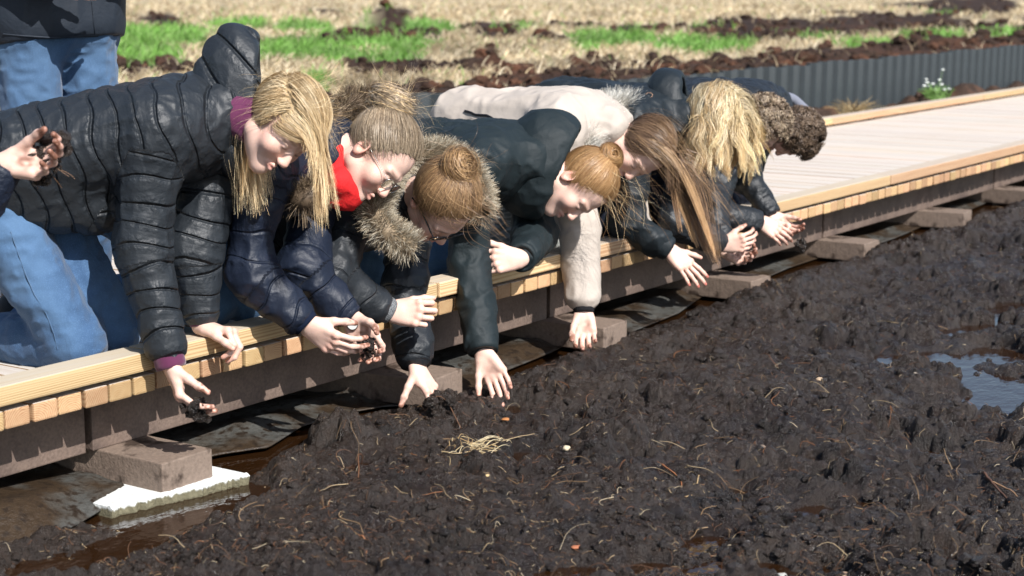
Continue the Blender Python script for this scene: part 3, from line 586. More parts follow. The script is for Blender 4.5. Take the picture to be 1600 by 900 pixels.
# ---------------- hands
FING = [(.088, .027, (.042, .026, .021), .0088), (.093, .006, (.046, .030, .022), .0090), (.087, -.015, (.042, .028, .021), .0086), (.077, -.034, (.033, .021, .019), .0078)]
def hand(wr, d, n, side, elbow, curl=(.5, .6, .4), spread=.06, thumb=(.5, .3, .2, .35), sc=.95, curls=None, h=.0026, fore=.13, dirt=.5, nails=(.75, .55, .5)):
    """wr wrist, d finger direction, n palm normal, side +1 right / -1 left"""
    d = nrm(d); n = nrm(np.asarray(n)-d*(np.asarray(n)@d)); t = side*np.cross(d, n)
    W = lambda x, y, z: wr+sc*(x*d+y*t+z*n)
    segs = []; tips = []
    for i, (bx, by, ls, r) in enumerate(FING):
        c = curls[i] if curls else curl; base = W(bx, by, 0); ang = 0; dd = nrm(d+t*spread*(1.5-i)); p = base; rr = r*sc
        for j in range(3):
            ang += c[j]; v = math.cos(ang)*dd+math.sin(ang)*n; q = p+v*ls[j]*sc; segs.append((p, q, rr*(1-.06*j), rr*(.93-.08*j))); p = q
        tips.append((p, v, rr))
    ab, opp, c1, c2 = thumb[:4]                                  # abduction away from fingers, opposition towards palm
    b0 = W(.022, .022, .006); v = nrm(d*math.cos(ab)+t*math.sin(ab)+n*opp); p1 = b0+v*.046*sc
    v2 = nrm(v+(-t*.5+n*.5)*c1+d*.1); p2 = p1+v2*.034*sc; v3 = nrm(v2+(-t*.6+n*.4)*c2); p3 = p2+v3*.027*sc
    th = [(b0, p1, .0145*sc, .0112*sc), (p1, p2, .0108*sc, .0098*sc), (p2, p3, .0098*sc, .0080*sc)]
    fe = wr+nrm(elbow-wr)*fore
    P = [wr, fe, p3, p2]+[s_[1] for s_ in segs]
    V = Vol(P, .04, h)
    V.cone(fe, wr, .034*sc, .0255*sc, .01, flat=(n, .82)); V.cone(wr, W(.03, .0, 0), .0255*sc, .024*sc, .012, flat=(n, .75))
    for bx, by, _, r in FING: V.cone(W(.012, by*.55, .0), W(bx, by, -.001), .0150*sc, .0112*sc, .012)
    V.cone(W(.03, -.024, .006), W(.065, -.03, .006), .013*sc, .011*sc, .012); V.cone(W(.02, .018, .007), W(.055, .028, .007), .015*sc, .010*sc, .014)
    for a, b, ra, rb in th: V.cone(a, b, ra, rb, .007)
    for a, b, ra, rb in segs: V.cone(a, b, ra, rb, .0035)
    for (a, b, ra, rb) in segs[::3]: V.ell(a-n*.004*sc, np.eye(3), [.0105*sc]*3, .006)
    Vv, Ff = V.mesh()
    C = np.ones((len(Vv), 3)); pink = np.array([1.0, .80, .76])
    for i in range(0, 12, 3):
        for pt, rad, am in ((segs[i][0]-n*.008, .014, .55), (segs[i+1][0], .010, .55), (segs[i+2][0], .008, .4)):
            m = np.exp(-((Vv-pt)**2).sum(1)/rad**2)*am; C = C*(1-m[:, None])+C*pink*m[:, None]
    DIRT = np.array([.26, .17, .13])
    for (p, v, r) in tips+[(p3, v3, .008*sc)]:
        q = Vv-p; m = np.exp(-(q**2).sum(1)/.014**2)*.8; C = C*(1-m[:, None])+C*np.array([1, .72, .66])*m[:, None]
        ds = np.clip(dirt*np.exp(-(q**2).sum(1)/.026**2)*(1.2+2.2*vnoise(Vv[:, 0]*140, Vv[:, 1]*140, Vv[:, 2]*140, 3)), 0, .92); C = C*(1-ds[:, None])+DIRT*ds[:, None]
    up_ = [s_ for s_ in segs[2::3]]
    for a, b, ra, rb in up_:                                     # nails on the outer side of each finger end
        v = nrm(b-a); o_ = -n*math.cos(0)+0*v; o_ = nrm(o_-v*(o_@v)); q = Vv-(b+o_*ra*.9-v*.001); m = (np.abs(q@v) < .0062*sc) & (np.abs(q@o_) < .0035) & (np.linalg.norm(q-np.outer(q@v, v)-np.outer(q@o_, o_), axis=1) < .0052*sc)
        C[m] = C[m]*.4+np.array(nails)*.75
    pc = Vv-(W(.06, 0, .012)); m = np.clip(dirt*.8*np.exp(-(pc**2).sum(1)/.03**2)*((pc@n) > -.012)*(.7+1.5*vnoise(Vv[:, 0]*90, Vv[:, 1]*90, Vv[:, 2]*90, 8)), 0, .9); C = C*(1-m[:, None])+DIRT*m[:, None]
    return Vv, Ff, C

# ---------------- head
def head_mesh(c, A, neck, sc=1.0, h=.0036, hairc=(.3, .2, .1), ears=True):
    """A rows: right, face, up"""
    A = np.asarray(A); W = lambda x, y, z: c+sc*(x*A[0]+y*A[1]+z*A[2]); S = lambda *r: np.array(r)*sc
    V = Vol([W(-.1, 0, 0), W(.1, 0, 0), W(0, .13, 0), W(0, -.12, 0), W(0, 0, .13), W(0, 0, -.13), neck], .03, h)
    V.ell(W(0, -.008, .035), A, S(.074, .094, .084), .02); V.ell(W(0, .028, -.03), A, S(.058, .062, .082), .03)
    V.cone(W(0, -.035, -.05), neck, .050*sc, .052*sc, .03)
    for s in (-1, 1):
        V.cone(W(s*.048, .005, -.058), W(0, .066, -.094), .020*sc, .019*sc, .025); V.ell(W(s*.038, .062, -.028), A, S(.026, .024, .026), .02)
        V.cone(W(s*.012, .086, .020), W(s*.045, .073, .018), .009*sc, .008*sc, .012)
        V.ell(W(s*.030, .1015, .000), A, S(.017, .014, .011), .010, op='sub')
        V.ell(W(s*.030, .0765, -.001), A, S(.0135, .0135, .0125), .003)
        if ears: V.ell(W(s*.0745, -.012, -.012), nrm_rows(A, s), S(.008, .020, .031), .006); V.ell(W(s*.080, -.008, -.010), A, S(.005, .010, .016), .004, op='sub')
        V.ell(W(s*.0095, .100, -.036), A, S(.0075, .009, .007), .005)
    V.cone(W(0, .086, .006), W(0, .107, -.031), .0075*sc, .0105*sc, .010)
    V.ell(W(0, .070, -.096), A, S(.018, .017, .016), .015)
    for s in (-1, 1):
        V.cone(W(0, .0955, -.0585), W(s*.021, .082, -.0625), .0052*sc, .0025*sc, .004); V.cone(W(0, .0945, -.0715), W(s*.019, .082, -.066), .0062*sc, .0028*sc, .004)
    V.cone(W(-.02, .0975, -.0655), W(.02, .0975, -.0655), .0016*sc, .0016*sc, .003, op='sub')
    Vv, Ff = V.mesh(); q = (Vv-c)@A.T/sc; x, y, z = q[:, 0], q[:, 1], q[:, 2]; C = np.ones((len(Vv), 3))
    def mixc(m, col):
        nonlocal C; C = C*(1-m[:, None])+np.asarray(col)*m[:, None]
    for s in (-1, 1):
        mixc(.55*np.exp(-(((x-s*.042)/.022)**2+((z+.032)/.018)**2))*(y > .03), (1, .70, .66))
        mixc(.7*np.exp(-(((x-s*.078)/.012)**2+((z+.012)/.03)**2)), (1, .66, .60))
        br = np.exp(-(((x-s*.032)/.017)**4+((z-.021-.004*np.abs(x-s*.03)/.02)/.0042)**2))*(y > .05); mixc(.6*br, np.array(hairc)*.9)
        ey = np.exp(-(((x-s*.030)/.0125)**4+((z+.0045)/.0028)**2))*(y > .06); mixc(.85*ey, (.10, .07, .06))
    mixc(.6*np.exp(-((x/.014)**2+((z+.033)/.012)**2+((y-.108)/.016)**2)), (1, .70, .64))
    lip = np.exp(-((x/.019)**4+((z+.065)/.0085)**2))*(y > .076); mixc(.75*lip, (.80, .42, .40))
    return Vv, Ff, C
def nrm_rows(A, s):
    t = .35*s; return np.array([A[0]*math.cos(t)-A[1]*math.sin(t)*1, A[1]*math.cos(t)+A[0]*math.sin(t), A[2]])

# ---------------- hair
def ribbons(P, w, C, ctr):
    """P (n,k,3), w (n,k), C (n,k,3): strips facing away from ctr"""
    n, k, _ = P.shape; t = np.gradient(P, axis=1); t /= np.linalg.norm(t, axis=2, keepdims=True)+1e-9
    up = P-ctr; up = up+rng.normal(0, .25, (n, 1, 3))*np.linalg.norm(up, axis=2, keepdims=True)
    sd = np.cross(t, up); sd /= np.linalg.norm(sd, axis=2, keepdims=True)+1e-9
    V = np.stack([P-sd*w[..., None], P+sd*w[..., None]], 2).reshape(-1, 3); b = (np.arange(n)*k*2)[:, None]+(np.arange(k-1)*2)[None]
    return V, np.stack([b, b+1, b+3, b+2], -1).reshape(-1, 4), np.repeat(C.reshape(-1, 3), 2, axis=0)
ER = np.array([.079, .099, .089]); EC = np.array([0, -.008, .035])
def scalp(n, jit=0, reg=None):
    out = []
    while sum(len(o) for o in out) < n:
        v = rng.normal(0, 1, (n*3, 3)); v /= np.linalg.norm(v, axis=1, keepdims=True); p = EC+v*ER
        line = -.062+np.clip((p[:, 1]+.02)/.095, 0, 1)*.152+rng.normal(0, .005, len(p))-.02*(np.abs(p[:, 0]) > .06)*(p[:, 1] > .0); k = p[:, 2] > line
        if reg is not None: k &= reg(p)
        out.append(v[k])
    return np.concatenate(out)[:n]
def hair_cap(c, A, sc, col):
    nu, nv = 56, 40; a = np.linspace(0, 2*math.pi, nu)[:, None]; b = np.linspace(.02, math.pi-.02, nv)[None]
    v = np.stack([np.sin(b)*np.cos(a), np.sin(b)*np.sin(a), np.cos(b)+0*a], -1).reshape(-1, 3); p = EC+v*ER*(.985+.02*vnoise(v[:, 0]*9, v[:, 1]*9, v[:, 2]*9, 4)[:, None])
    line = -.055+np.clip((p[:, 1]+.02)/.095, 0, 1)*.150; ok = p[:, 2] > line
    Fq = grid_faces(nu, nv); Fq = Fq[ok[Fq].all(1)]
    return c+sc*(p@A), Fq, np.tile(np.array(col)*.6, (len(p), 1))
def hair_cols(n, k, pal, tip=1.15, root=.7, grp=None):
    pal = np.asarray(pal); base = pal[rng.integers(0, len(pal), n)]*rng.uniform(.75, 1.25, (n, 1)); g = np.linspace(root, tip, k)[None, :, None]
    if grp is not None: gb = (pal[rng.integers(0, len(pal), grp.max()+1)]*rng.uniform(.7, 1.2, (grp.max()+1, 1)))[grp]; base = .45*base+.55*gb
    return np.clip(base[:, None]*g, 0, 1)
def hang(c, A, sc, n, L, pal, flow, grav=1.0, wind=(0, 0, 0), k=16, wave=0, wfreq=22, reg=None, spread=.3, stiff=2.2, layer=.14, w=.00055, clump=.5, tip=1.2, root=.75, lift=.15, hold=None, gsize=30):
    """strands follow `flow` over the scalp while `hold` is true, then fall with gravity and wind, drawn together into locks"""
    v = scalp(n, 0, reg); fl = flow(v) if callable(flow) else np.tile(np.asarray(flow, float), (n, 1))
    t = fl-v*(fl*v).sum(1, keepdims=True); t /= np.linalg.norm(t, axis=1, keepdims=True)+1e-6
    lay = layer*rng.random((n, 1)); d = t+v*lift; ln = (L*rng.uniform(.75, 1.1, n) if np.isscalar(L) else rng.uniform(L[0], L[1], n))
    ng = max(1, n//gsize); gc = v[rng.integers(0, n, ng)]; grp = np.concatenate([((v[i:i+500, None]-gc[None])**2).sum(2).argmin(1) for i in range(0, n, 500)]); cl = rng.normal(0, 1, (ng, 3))[grp]; cnt = np.maximum(np.bincount(grp, minlength=ng), 1)[:, None]
    lay = .5*lay+.5*layer*rng.random((ng, 1))[grp]
    G = np.array([0, 0, -1.])*grav+np.asarray(wind); Gl = G@A.T; x = EC+v*ER*1.02; P = [x]; d = d/np.linalg.norm(d, axis=1, keepdims=True); ph = rng.uniform(0, 6.3, n)*.12+rng.uniform(0, 6.3, ng)[grp]
    st = ln/(k-1); held = np.ones(n, bool) if hold is not None else np.zeros(n, bool); fr = np.zeros(n)
    for i in range(k-1):
        tt = i/(k-1); rnd = rng.normal(0, spread*.18, (n, 3))+cl*spread*.35
        q = (x-EC)/ER; m = np.linalg.norm(q, axis=1, keepdims=True); nn = q/m
        if hold is not None: held &= hold(q)
        fr = np.where(held, 0, fr+1./k)
        tg = fl-nn*(fl*nn).sum(1, keepdims=True); tg /= np.linalg.norm(tg, axis=1, keepdims=True)+1e-6
        dfree = d*stiff+Gl[None]*(.45+1.3*fr[:, None])+rnd*(.3+tt); dh = d*.6+tg+rnd*.15
        d = np.where(held[:, None], dh, dfree); d /= np.linalg.norm(d, axis=1, keepdims=True)
        x = x+d*st[:, None]
        if wave: x = x+wave*(np.stack([np.sin(tt*wfreq+ph), np.cos(tt*wfreq*.9+ph*1.3), np.sin(tt*wfreq*.8+ph*.7)], -1))*(.3+tt)
        if clump:
            mean = np.stack([np.bincount(grp, x[:, j], ng) for j in range(3)], -1)/cnt; x = x+(mean[grp]-x)*clump*.16*tt
        q = (x-EC)/ER; m = np.linalg.norm(q, axis=1, keepdims=True); lim = 1.02+lay; ins = (m < lim)[:, 0]|held
        x = np.where(ins[:, None], EC+q/m*lim*ER, x); nn = q/m; dn = (d*nn).sum(1, keepdims=True); d = np.where(ins[:, None] & (dn < 0), d-nn*dn, d)
        P.append(x)
    P = np.stack(P, 1); Pw = c+sc*(P@A); ww = w*sc*np.linspace(1.1, .4, k)[None]*rng.uniform(.7, 1.3, (n, 1))
    return ribbons(Pw, ww, hair_cols(n, k, pal, tip, root, grp), c)
def curls(c, A, sc, n, L, pal, w=.0009, k=16, hr=.007, turns=2.2, lay=.10):
    """short springy curls standing off the scalp"""
    ng = n//12; gv = scalp(ng); g = np.repeat(np.arange(ng), 12); n = len(g); v = gv[g]+rng.normal(0, .045, (n, 3)); v /= np.linalg.norm(v, axis=1, keepdims=True)
    tg = np.cross(gv, rng.normal(0, 1, (ng, 3))); tg /= np.linalg.norm(tg, axis=1, keepdims=True); sg = tg[g]; bi = np.cross(v, sg); ph = rng.uniform(0, 6.3, ng)[g][:, None]+rng.normal(0, .25, (n, 1)); s = np.linspace(0, 1, k)[None]; ln = (L*rng.uniform(.7, 1.2, ng))[g][:, None]
    ctr = EC+v*ER*(1.0+lay*rng.random((n, 1))*1.0); hrv = hr*rng.uniform(.7, 1.25, ng)[g][:, None]
    rad = hrv*np.minimum(1, s*3); P = ctr[:, None]+v[:, None]*((.25*ln*np.sin(s*2.2))+hrv)[..., None]+sg[:, None]*(ln*s*.8)[..., None]+bi[:, None]*(rad*np.cos(ph+s*turns*6.28))[..., None]+v[:, None]*(rad*np.sin(ph+s*turns*6.28))[..., None]
    return ribbons(c+sc*(P@A), w*np.ones((n, k)), hair_cols(n, k, pal, 1.35, .6, g), c)
def pulled(c, A, sc, n, bun, pal, k=12, reg=None, w=.0005, bulge=.05, loose=.0):
    """strands combed over the scalp to a knot at local point bun"""
    v = scalp(n, 0, reg); b = (np.asarray(bun)-EC)/ER; b = b/np.linalg.norm(b); s = np.linspace(0, 1, k)[None, :, None]
    q = v[:, None]*(1-s)+(b+rng.normal(0, .06, (n, 1, 3)))*s; q /= np.linalg.norm(q, axis=2, keepdims=True)
    lay = rng.random((n, 1, 1))*.07; q = q*(1.035+lay+bulge*np.sin(s*math.pi)+.10*s**4)+rng.normal(0, loose, (n, 1, 3))*np.sin(s*math.pi)
    P = EC+q*ER; return ribbons(c+sc*(P@A), w*sc*np.linspace(.35, 1.1, k)[None]*rng.uniform(.7, 1.3, (n, 1)), hair_cols(n, k, pal, 1.1, .9), c)
def bun_mesh(ctr, axis, R, r, n, pal, turns=1.2, k=22, mess=.15, w=.0005):
    """coiled knot of hair in world space"""
    axis = nrm(axis); a = nrm(np.cross(axis, [.3, .5, .8])); b = np.cross(axis, a)
    t0 = rng.uniform(0, 6.3, (n, 1)); s = np.linspace(0, 1, k)[None]; th = t0+s*turns*2*math.pi*rng.uniform(.4, 1, (n, 1)); q = rng.uniform(0, 6.3, (n, 1))+s*rng.uniform(-2, 3, (n, 1)); rr = r*np.sqrt(rng.random((n, 1)))*.35+r*.65+mess*r*rng.normal(0, 1, (n, 1))*s
    rad = R+rr*np.cos(q); P = ctr+(rad*np.cos(th))[..., None]*a+(rad*np.sin(th))[..., None]*b+(rr*np.sin(q)*1.1)[..., None]*axis
    cm = np.repeat((ctr)[None, None], 1, 0); return ribbons(P, w*np.ones((n, k)), hair_cols(n, k, pal, 1.15, .8), ctr)
def strands_world(root, dirs, ln, pal, k=12, grav=.2, curl=.4, w=.0004, ctr=None):
    """loose flyaway wisps given in world space"""
    n = len(root); d = dirs/np.linalg.norm(dirs, axis=1, keepdims=True); x = root; P = [x]; cv = rng.normal(0, curl, (n, 3))
    for i in range(k-1):
        d = d+cv*.25+np.array([0, 0, -grav*.25]); cv = cv*.85+rng.normal(0, curl*.35, (n, 3)); d /= np.linalg.norm(d, axis=1, keepdims=True); x = x+d*(ln/(k-1))[:, None]; P.append(x)
    P = np.stack(P, 1); return ribbons(P, w*np.linspace(1, .4, k)[None]*np.ones((n, 1)), hair_cols(n, k, pal), root.mean(0)-np.array([0, 0, .2]) if ctr is None else ctr)
def fur(path, n, ln, pal, rad=.018, out=None, k=6, w=.0007, lean=(0, 0, 0), grav=.25):
    """fur on a soft roll along a world polyline; out = point the hairs point away from"""
    path = np.asarray(path); seg = np.linalg.norm(np.diff(path, axis=0), axis=1); cum = np.concatenate([[0], np.cumsum(seg)]); u = rng.uniform(0, cum[-1], n)
    P = np.stack([np.interp(u, cum, path[:, i]) for i in range(3)], -1); tg = np.stack([np.interp(u, (cum[1:]+cum[:-1])/2, np.diff(path[:, i])/seg) for i in range(3)], -1)
    d = rng.normal(0, 1, (n, 3)); d -= tg*(d*tg).sum(1, keepdims=True); d /= np.linalg.norm(d, axis=1, keepdims=True)
    if out is not None: o = P-out; o /= np.linalg.norm(o, axis=1, keepdims=True); d = d+.7*o
    d = d+np.asarray(lean)+tg*rng.normal(0, .3, (n, 1)); d /= np.linalg.norm(d, axis=1, keepdims=True); x = P+d*rad; Q = [x]; L_ = ln*rng.uniform(.5, 1.2, n)
    cl = rng.normal(0, .5, (max(1, n//18), 3))[rng.integers(0, max(1, n//18), n)]
    for i in range(k-1):
        d = d+np.array([0, 0, -grav*.3])+cl*.12+rng.normal(0, .1, (n, 3)); d /= np.linalg.norm(d, axis=1, keepdims=True); x = x+d*(L_/(k-1))[:, None]; Q.append(x)
    Q = np.stack(Q, 1); return ribbons(Q, w*np.linspace(1, .25, k)[None]*np.ones((n, 1)), hair_cols(n, k, pal, 1.25, .45), path.mean(0))
def fur_base(path, rad, col):
    path = np.asarray(path); V, Fq, _ = tube_set(path[None], np.full((1, len(path)), rad), None, 8); return V, Fq, np.tile(np.array(col), (len(V), 1))
# =====================================================================  PEOPLE
M_skin = mat('skin', (.72, .485, .395), .48, .35, bump=[(300, .0006)], tint=True, var=(25, .08))
nodes_of(M_skin)[2].inputs['Subsurface Weight'].default_value = .08; nodes_of(M_skin)[2].inputs['Subsurface Radius'].default_value = (.02, .008, .004); nodes_of(M_skin)[2].inputs['Subsurface Scale'].default_value = .3
M_hair = mat('hair', None, .42, .4, tint=True)
M_furm = mat('fur', None, .6, .3, tint=True)
def cloth(name, col, rough=.55, spec=.35, fine=(350, .0006), fold=(9, .005, 3, .6), sheen=0, var=.08, **k):
    return mat(name, col, rough, spec, bump=[(fold[0], fold[1], (1, 1, 1), fold[2], fold[3]), (28, .0016, (1, 1, 1), 3, .8), fine], sheen=sheen, var=(18, var), **k)
M_black_nylon = cloth('black_nylon', (.017, .021, .026), .5, .38, (500, .0003), (11, .0025, 3, .8))
M_navy = cloth('navy_nylon', (.009, .014, .028), .5, .35); M_dark = cloth('black_parka', (.013, .016, .020), .5, .4)
M_soft = cloth('softshell', (.010, .017, .020), .62, .3, (420, .0008)); M_soft2 = cloth('dark_parka', (.010, .015, .019), .55, .35)
M_beige = cloth('beige_cotton', (.44, .385, .335), .75, .2, (380, .0005), (7, .004, 2, .4)); M_man = cloth('navy_softshell', (.016, .022, .032), .6, .3, (420, .0008))
M_lining = cloth('plum_lining', (.10, .02, .06), .8, .2, sheen=.3); M_red = cloth('red_scarf', (.62, .02, .022), .8, .2, (160, .002))
M_grey_knit = mat('grey_knit', (.22, .23, .24), .85, .2, bump=[(260, .003)], noise_col=[(420, (.07, .075, .08), .45, .55)]); M_black_knit = mat('black_knit', (.012, .012, .014), .9, .15, bump=[(240, .003, (1, 1, .1))])
def stitched(m, wd=.10, depth=.007):
    """quilting seams: a creased valley with puckers beside it, along the stitch coordinate stored on the cloth"""
    N, L, B = nodes_of(m); at = N.new('ShaderNodeAttribute'); at.attribute_name = 'stitch'
    pp = N.new('ShaderNodeMath'); pp.operation = 'PINGPONG'; pp.inputs[1].default_value = .5; L.new(at.outputs['Fac'], pp.inputs[0])
    mr = N.new('ShaderNodeMapRange'); mr.interpolation_type = 'SMOOTHSTEP'; mr.inputs[2].default_value = wd; L.new(pp.outputs[0], mr.inputs[0])
    tc = N.new('ShaderNodeTexCoord'); nz = N.new('ShaderNodeTexNoise'); nz.inputs['Scale'].default_value = 75; nz.inputs['Detail'].default_value = 2; L.new(tc.outputs['Object'], nz.inputs['Vector'])
    fo = N.new('ShaderNodeMapRange'); fo.inputs[1].default_value = .0; fo.inputs[2].default_value = .4; fo.inputs[3].default_value = .9; fo.inputs[4].default_value = .12; L.new(pp.outputs[0], fo.inputs[0])
    pk = N.new('ShaderNodeMath'); pk.operation = 'MULTIPLY'; L.new(nz.outputs['Fac'], pk.inputs[0]); L.new(fo.outputs[0], pk.inputs[1])
    sm = N.new('ShaderNodeMath'); L.new(mr.outputs[0], sm.inputs[0]); L.new(pk.outputs[0], sm.inputs[1])
    bp = N.new('ShaderNodeBump'); bp.inputs['Distance'].default_value = depth; L.new(sm.outputs[0], bp.inputs['Height']); L.new(B.inputs['Normal'].links[0].from_socket, bp.inputs['Normal']); L.new(bp.outputs[0], B.inputs['Normal'])
stitched(M_black_nylon); stitched(M_navy, .06, .004); stitched(M_dark, .05, .004)
def denim(name, a, b):
    m = mat(name, a, .8, .2, bump=[(9, .006, (1, 1, 1), 3, .5), (34, .002, (1, 1, .5), 4, .6), (600, .0006)], noise_col=[(5, b, .40, .66), (420, tuple(x*1.2 for x in b), .5, .8)], sheen=.15); return m
M_jean1 = denim('jeans_blue', (.040, .088, .180), (.080, .155, .275)); M_jean2 = denim('jeans_dark', (.035, .085, .17), (.06, .13, .24)); M_jean3 = denim('jeans_light', (.10, .19, .33), (.17, .28, .43)); M_jean4 = denim('jeans_mid', (.040, .085, .165), (.075, .14, .24))
M_trouser = cloth('dark_trousers', (.012, .016, .028), .8, .2)
M_shoe = mat('shoe', (.03, .03, .032), .7, .3, bump=[(80, .002)])
M_plaid = mat('plaid', (.26, .27, .25), .85, .15, bump=[(9, .01, (1, 1, 1), 3, .6), (400, .0008)])
N, L, B = nodes_of(M_plaid); src = B.inputs['Base Color']; tcx = N.new('ShaderNodeTexCoord'); rot = N.new('ShaderNodeMapping'); rot.inputs['Rotation'].default_value = (.3, .5, .35); L.new(tcx.outputs['Object'], rot.inputs[0]); prevc = None
for ax_, (sc_, dk, th_) in zip(('X', 'Z', 'X', 'Z'), ((26, (.11, .115, .11), .4), (26, (.11, .115, .11), .4), (104, (.09, .09, .09), .45), (104, (.5, .5, .47), .45))):
    wv_ = N.new('ShaderNodeTexWave'); wv_.bands_direction = ax_; wv_.inputs['Scale'].default_value = sc_/6.28; wv_.inputs['Distortion'].default_value = .6; L.new(rot.outputs[0], wv_.inputs[0])
    mr = N.new('ShaderNodeMapRange'); mr.inputs[1].default_value = .62; mr.inputs[2].default_value = .8; mr.inputs[4].default_value = th_; L.new(wv_.outputs[1], mr.inputs[0])
    mx = N.new('ShaderNodeMix'); mx.data_type = 'RGBA'; mx.inputs[7].default_value = (*dk, 1); L.new(mr.outputs[0], mx.inputs[0])
    if prevc is None: mx.inputs[6].default_value = (.30, .31, .285, 1)
    else: L.new(prevc, mx.inputs[6])
    prevc = mx.outputs[2]
L.new(prevc, src)
M_metal = mat('metal', (.45, .45, .45), .25, .5, metal=1); M_blackplastic = mat('black_plastic', (.008, .008, .01), .2, .5); M_dial = mat('dial', (.7, .7, .68), .3, .5); M_glass = mat('lens', (.9, .95, .95), .02, .5, trans=1)
DECK = -.062
BLOND = [(.68, .49, .26), (.78, .60, .35), (.48, .31, .145), (.85, .70, .46)]; ASH = [(.34, .26, .175), (.42, .33, .23), (.25, .18, .115)]; GINGER = [(.36, .20, .085), (.28, .145, .06), (.45, .28, .13)]
BROWN = [(.15, .09, .055), (.21, .13, .075), (.11, .065, .04)]; GOLD = [(.86, .69, .40), (.95, .83, .58), (.72, .52, .26), (.50, .33, .16)]; CURL = [(.115, .078, .052), (.17, .12, .08), (.075, .05, .035)]; BROWNGOLD = [(.28, .165, .08), (.38, .24, .12), (.17, .10, .055)]
def J(t): return onY(*t) if len(t) == 3 else np.asarray(t[:3], float)

def tube_part(name, a, b, ra, rb, m, parent, nseg=24, flat=None, bulge=0):
    a = np.asarray(a, float); b = np.asarray(b, float); d = nrm(b-a); u = nrm(np.cross(d, [.21, .35, .9])); v = np.cross(d, u); rows = []
    for s, rr in ((0, .55), (0, 1), (.15, 1+bulge), (.5, 1+bulge), (.85, 1+bulge), (1, 1), (1, .75), (.6, .7)):
        r = (ra+(rb-ra)*s)*rr; th = np.linspace(0, 2*math.pi, nseg, endpoint=False); q = np.cos(th)[:, None]*u+np.sin(th)[:, None]*v
        if flat is not None: q = q-np.outer(q@flat[0], flat[0])*(1-flat[1])
        rows.append(a+(b-a)*s+q*r)
    V = np.concatenate(rows); n = nseg; F_ = [[i*n+j, i*n+(j+1) % n, (i+1)*n+(j+1) % n, (i+1)*n+j] for i in range(len(rows)-1) for j in range(n)]
    return link(name, mesh_np(name, V, F_), m, parent)
def vol_part(name, V, m, parent):
    v, f = V.mesh(); return link(name, mesh_np(name, v, f), m, parent)
def hair_part(name, parts, parent, m=None):
    V, F_, C = join(parts); me = mesh_np(name, V, F_); col_attr(me, C); return link(name, me, m or M_hair, parent)
def glasses(parent, c, A, sc, m, r=.0011, lensw=.023, lensh=.018):
    W = lambda x, y, z: c+sc*(x*A[0]+y*A[1]+z*A[2])
    g = None; paths = []
    th = np.linspace(0, 2*math.pi, 21)
    for s in (-1, 1):
        paths.append(np.array([W(s*.031+lensw*np.sign(math.cos(t))*abs(math.cos(t))**.7, .101-.004*abs(math.cos(t))*(s*math.cos(t) > 0), -.004+lensh*np.sign(math.sin(t))*abs(math.sin(t))**.7) for t in th]))
        a_, b_, e_ = np.array(W(s*.054, .097, .004)), np.array(W(s*.078, .01, .004)), np.array(W(s*.079, -.025, -.02)); paths.append(np.array([(a_*(1-q)+b_*q) if q <= 1 else b_*(2-q)+e_*(q-1) for q in np.linspace(0, 2, 21)]))
    paths.append(np.array([W(-.009+.018*q, .104+.003*math.sin(q*math.pi), .001) for q in np.linspace(0, 1, 21)]))
    V, F_, _ = tube_set(np.array(paths), np.full((5, 21), r), None, 6); g = link('glasses', mesh_np('glasses', V, F_), m, parent)
    for s in (0, 2):
        rim = paths[s][:-1]; ctr = rim.mean(0); V = np.vstack([ctr, ctr+(rim-ctr)*.96]); n = len(rim); F_ = [[0, 1+i, 1+(i+1) % n] for i in range(n)]
        link('lens', mesh_np('lens', V, F_), M_glass, g)

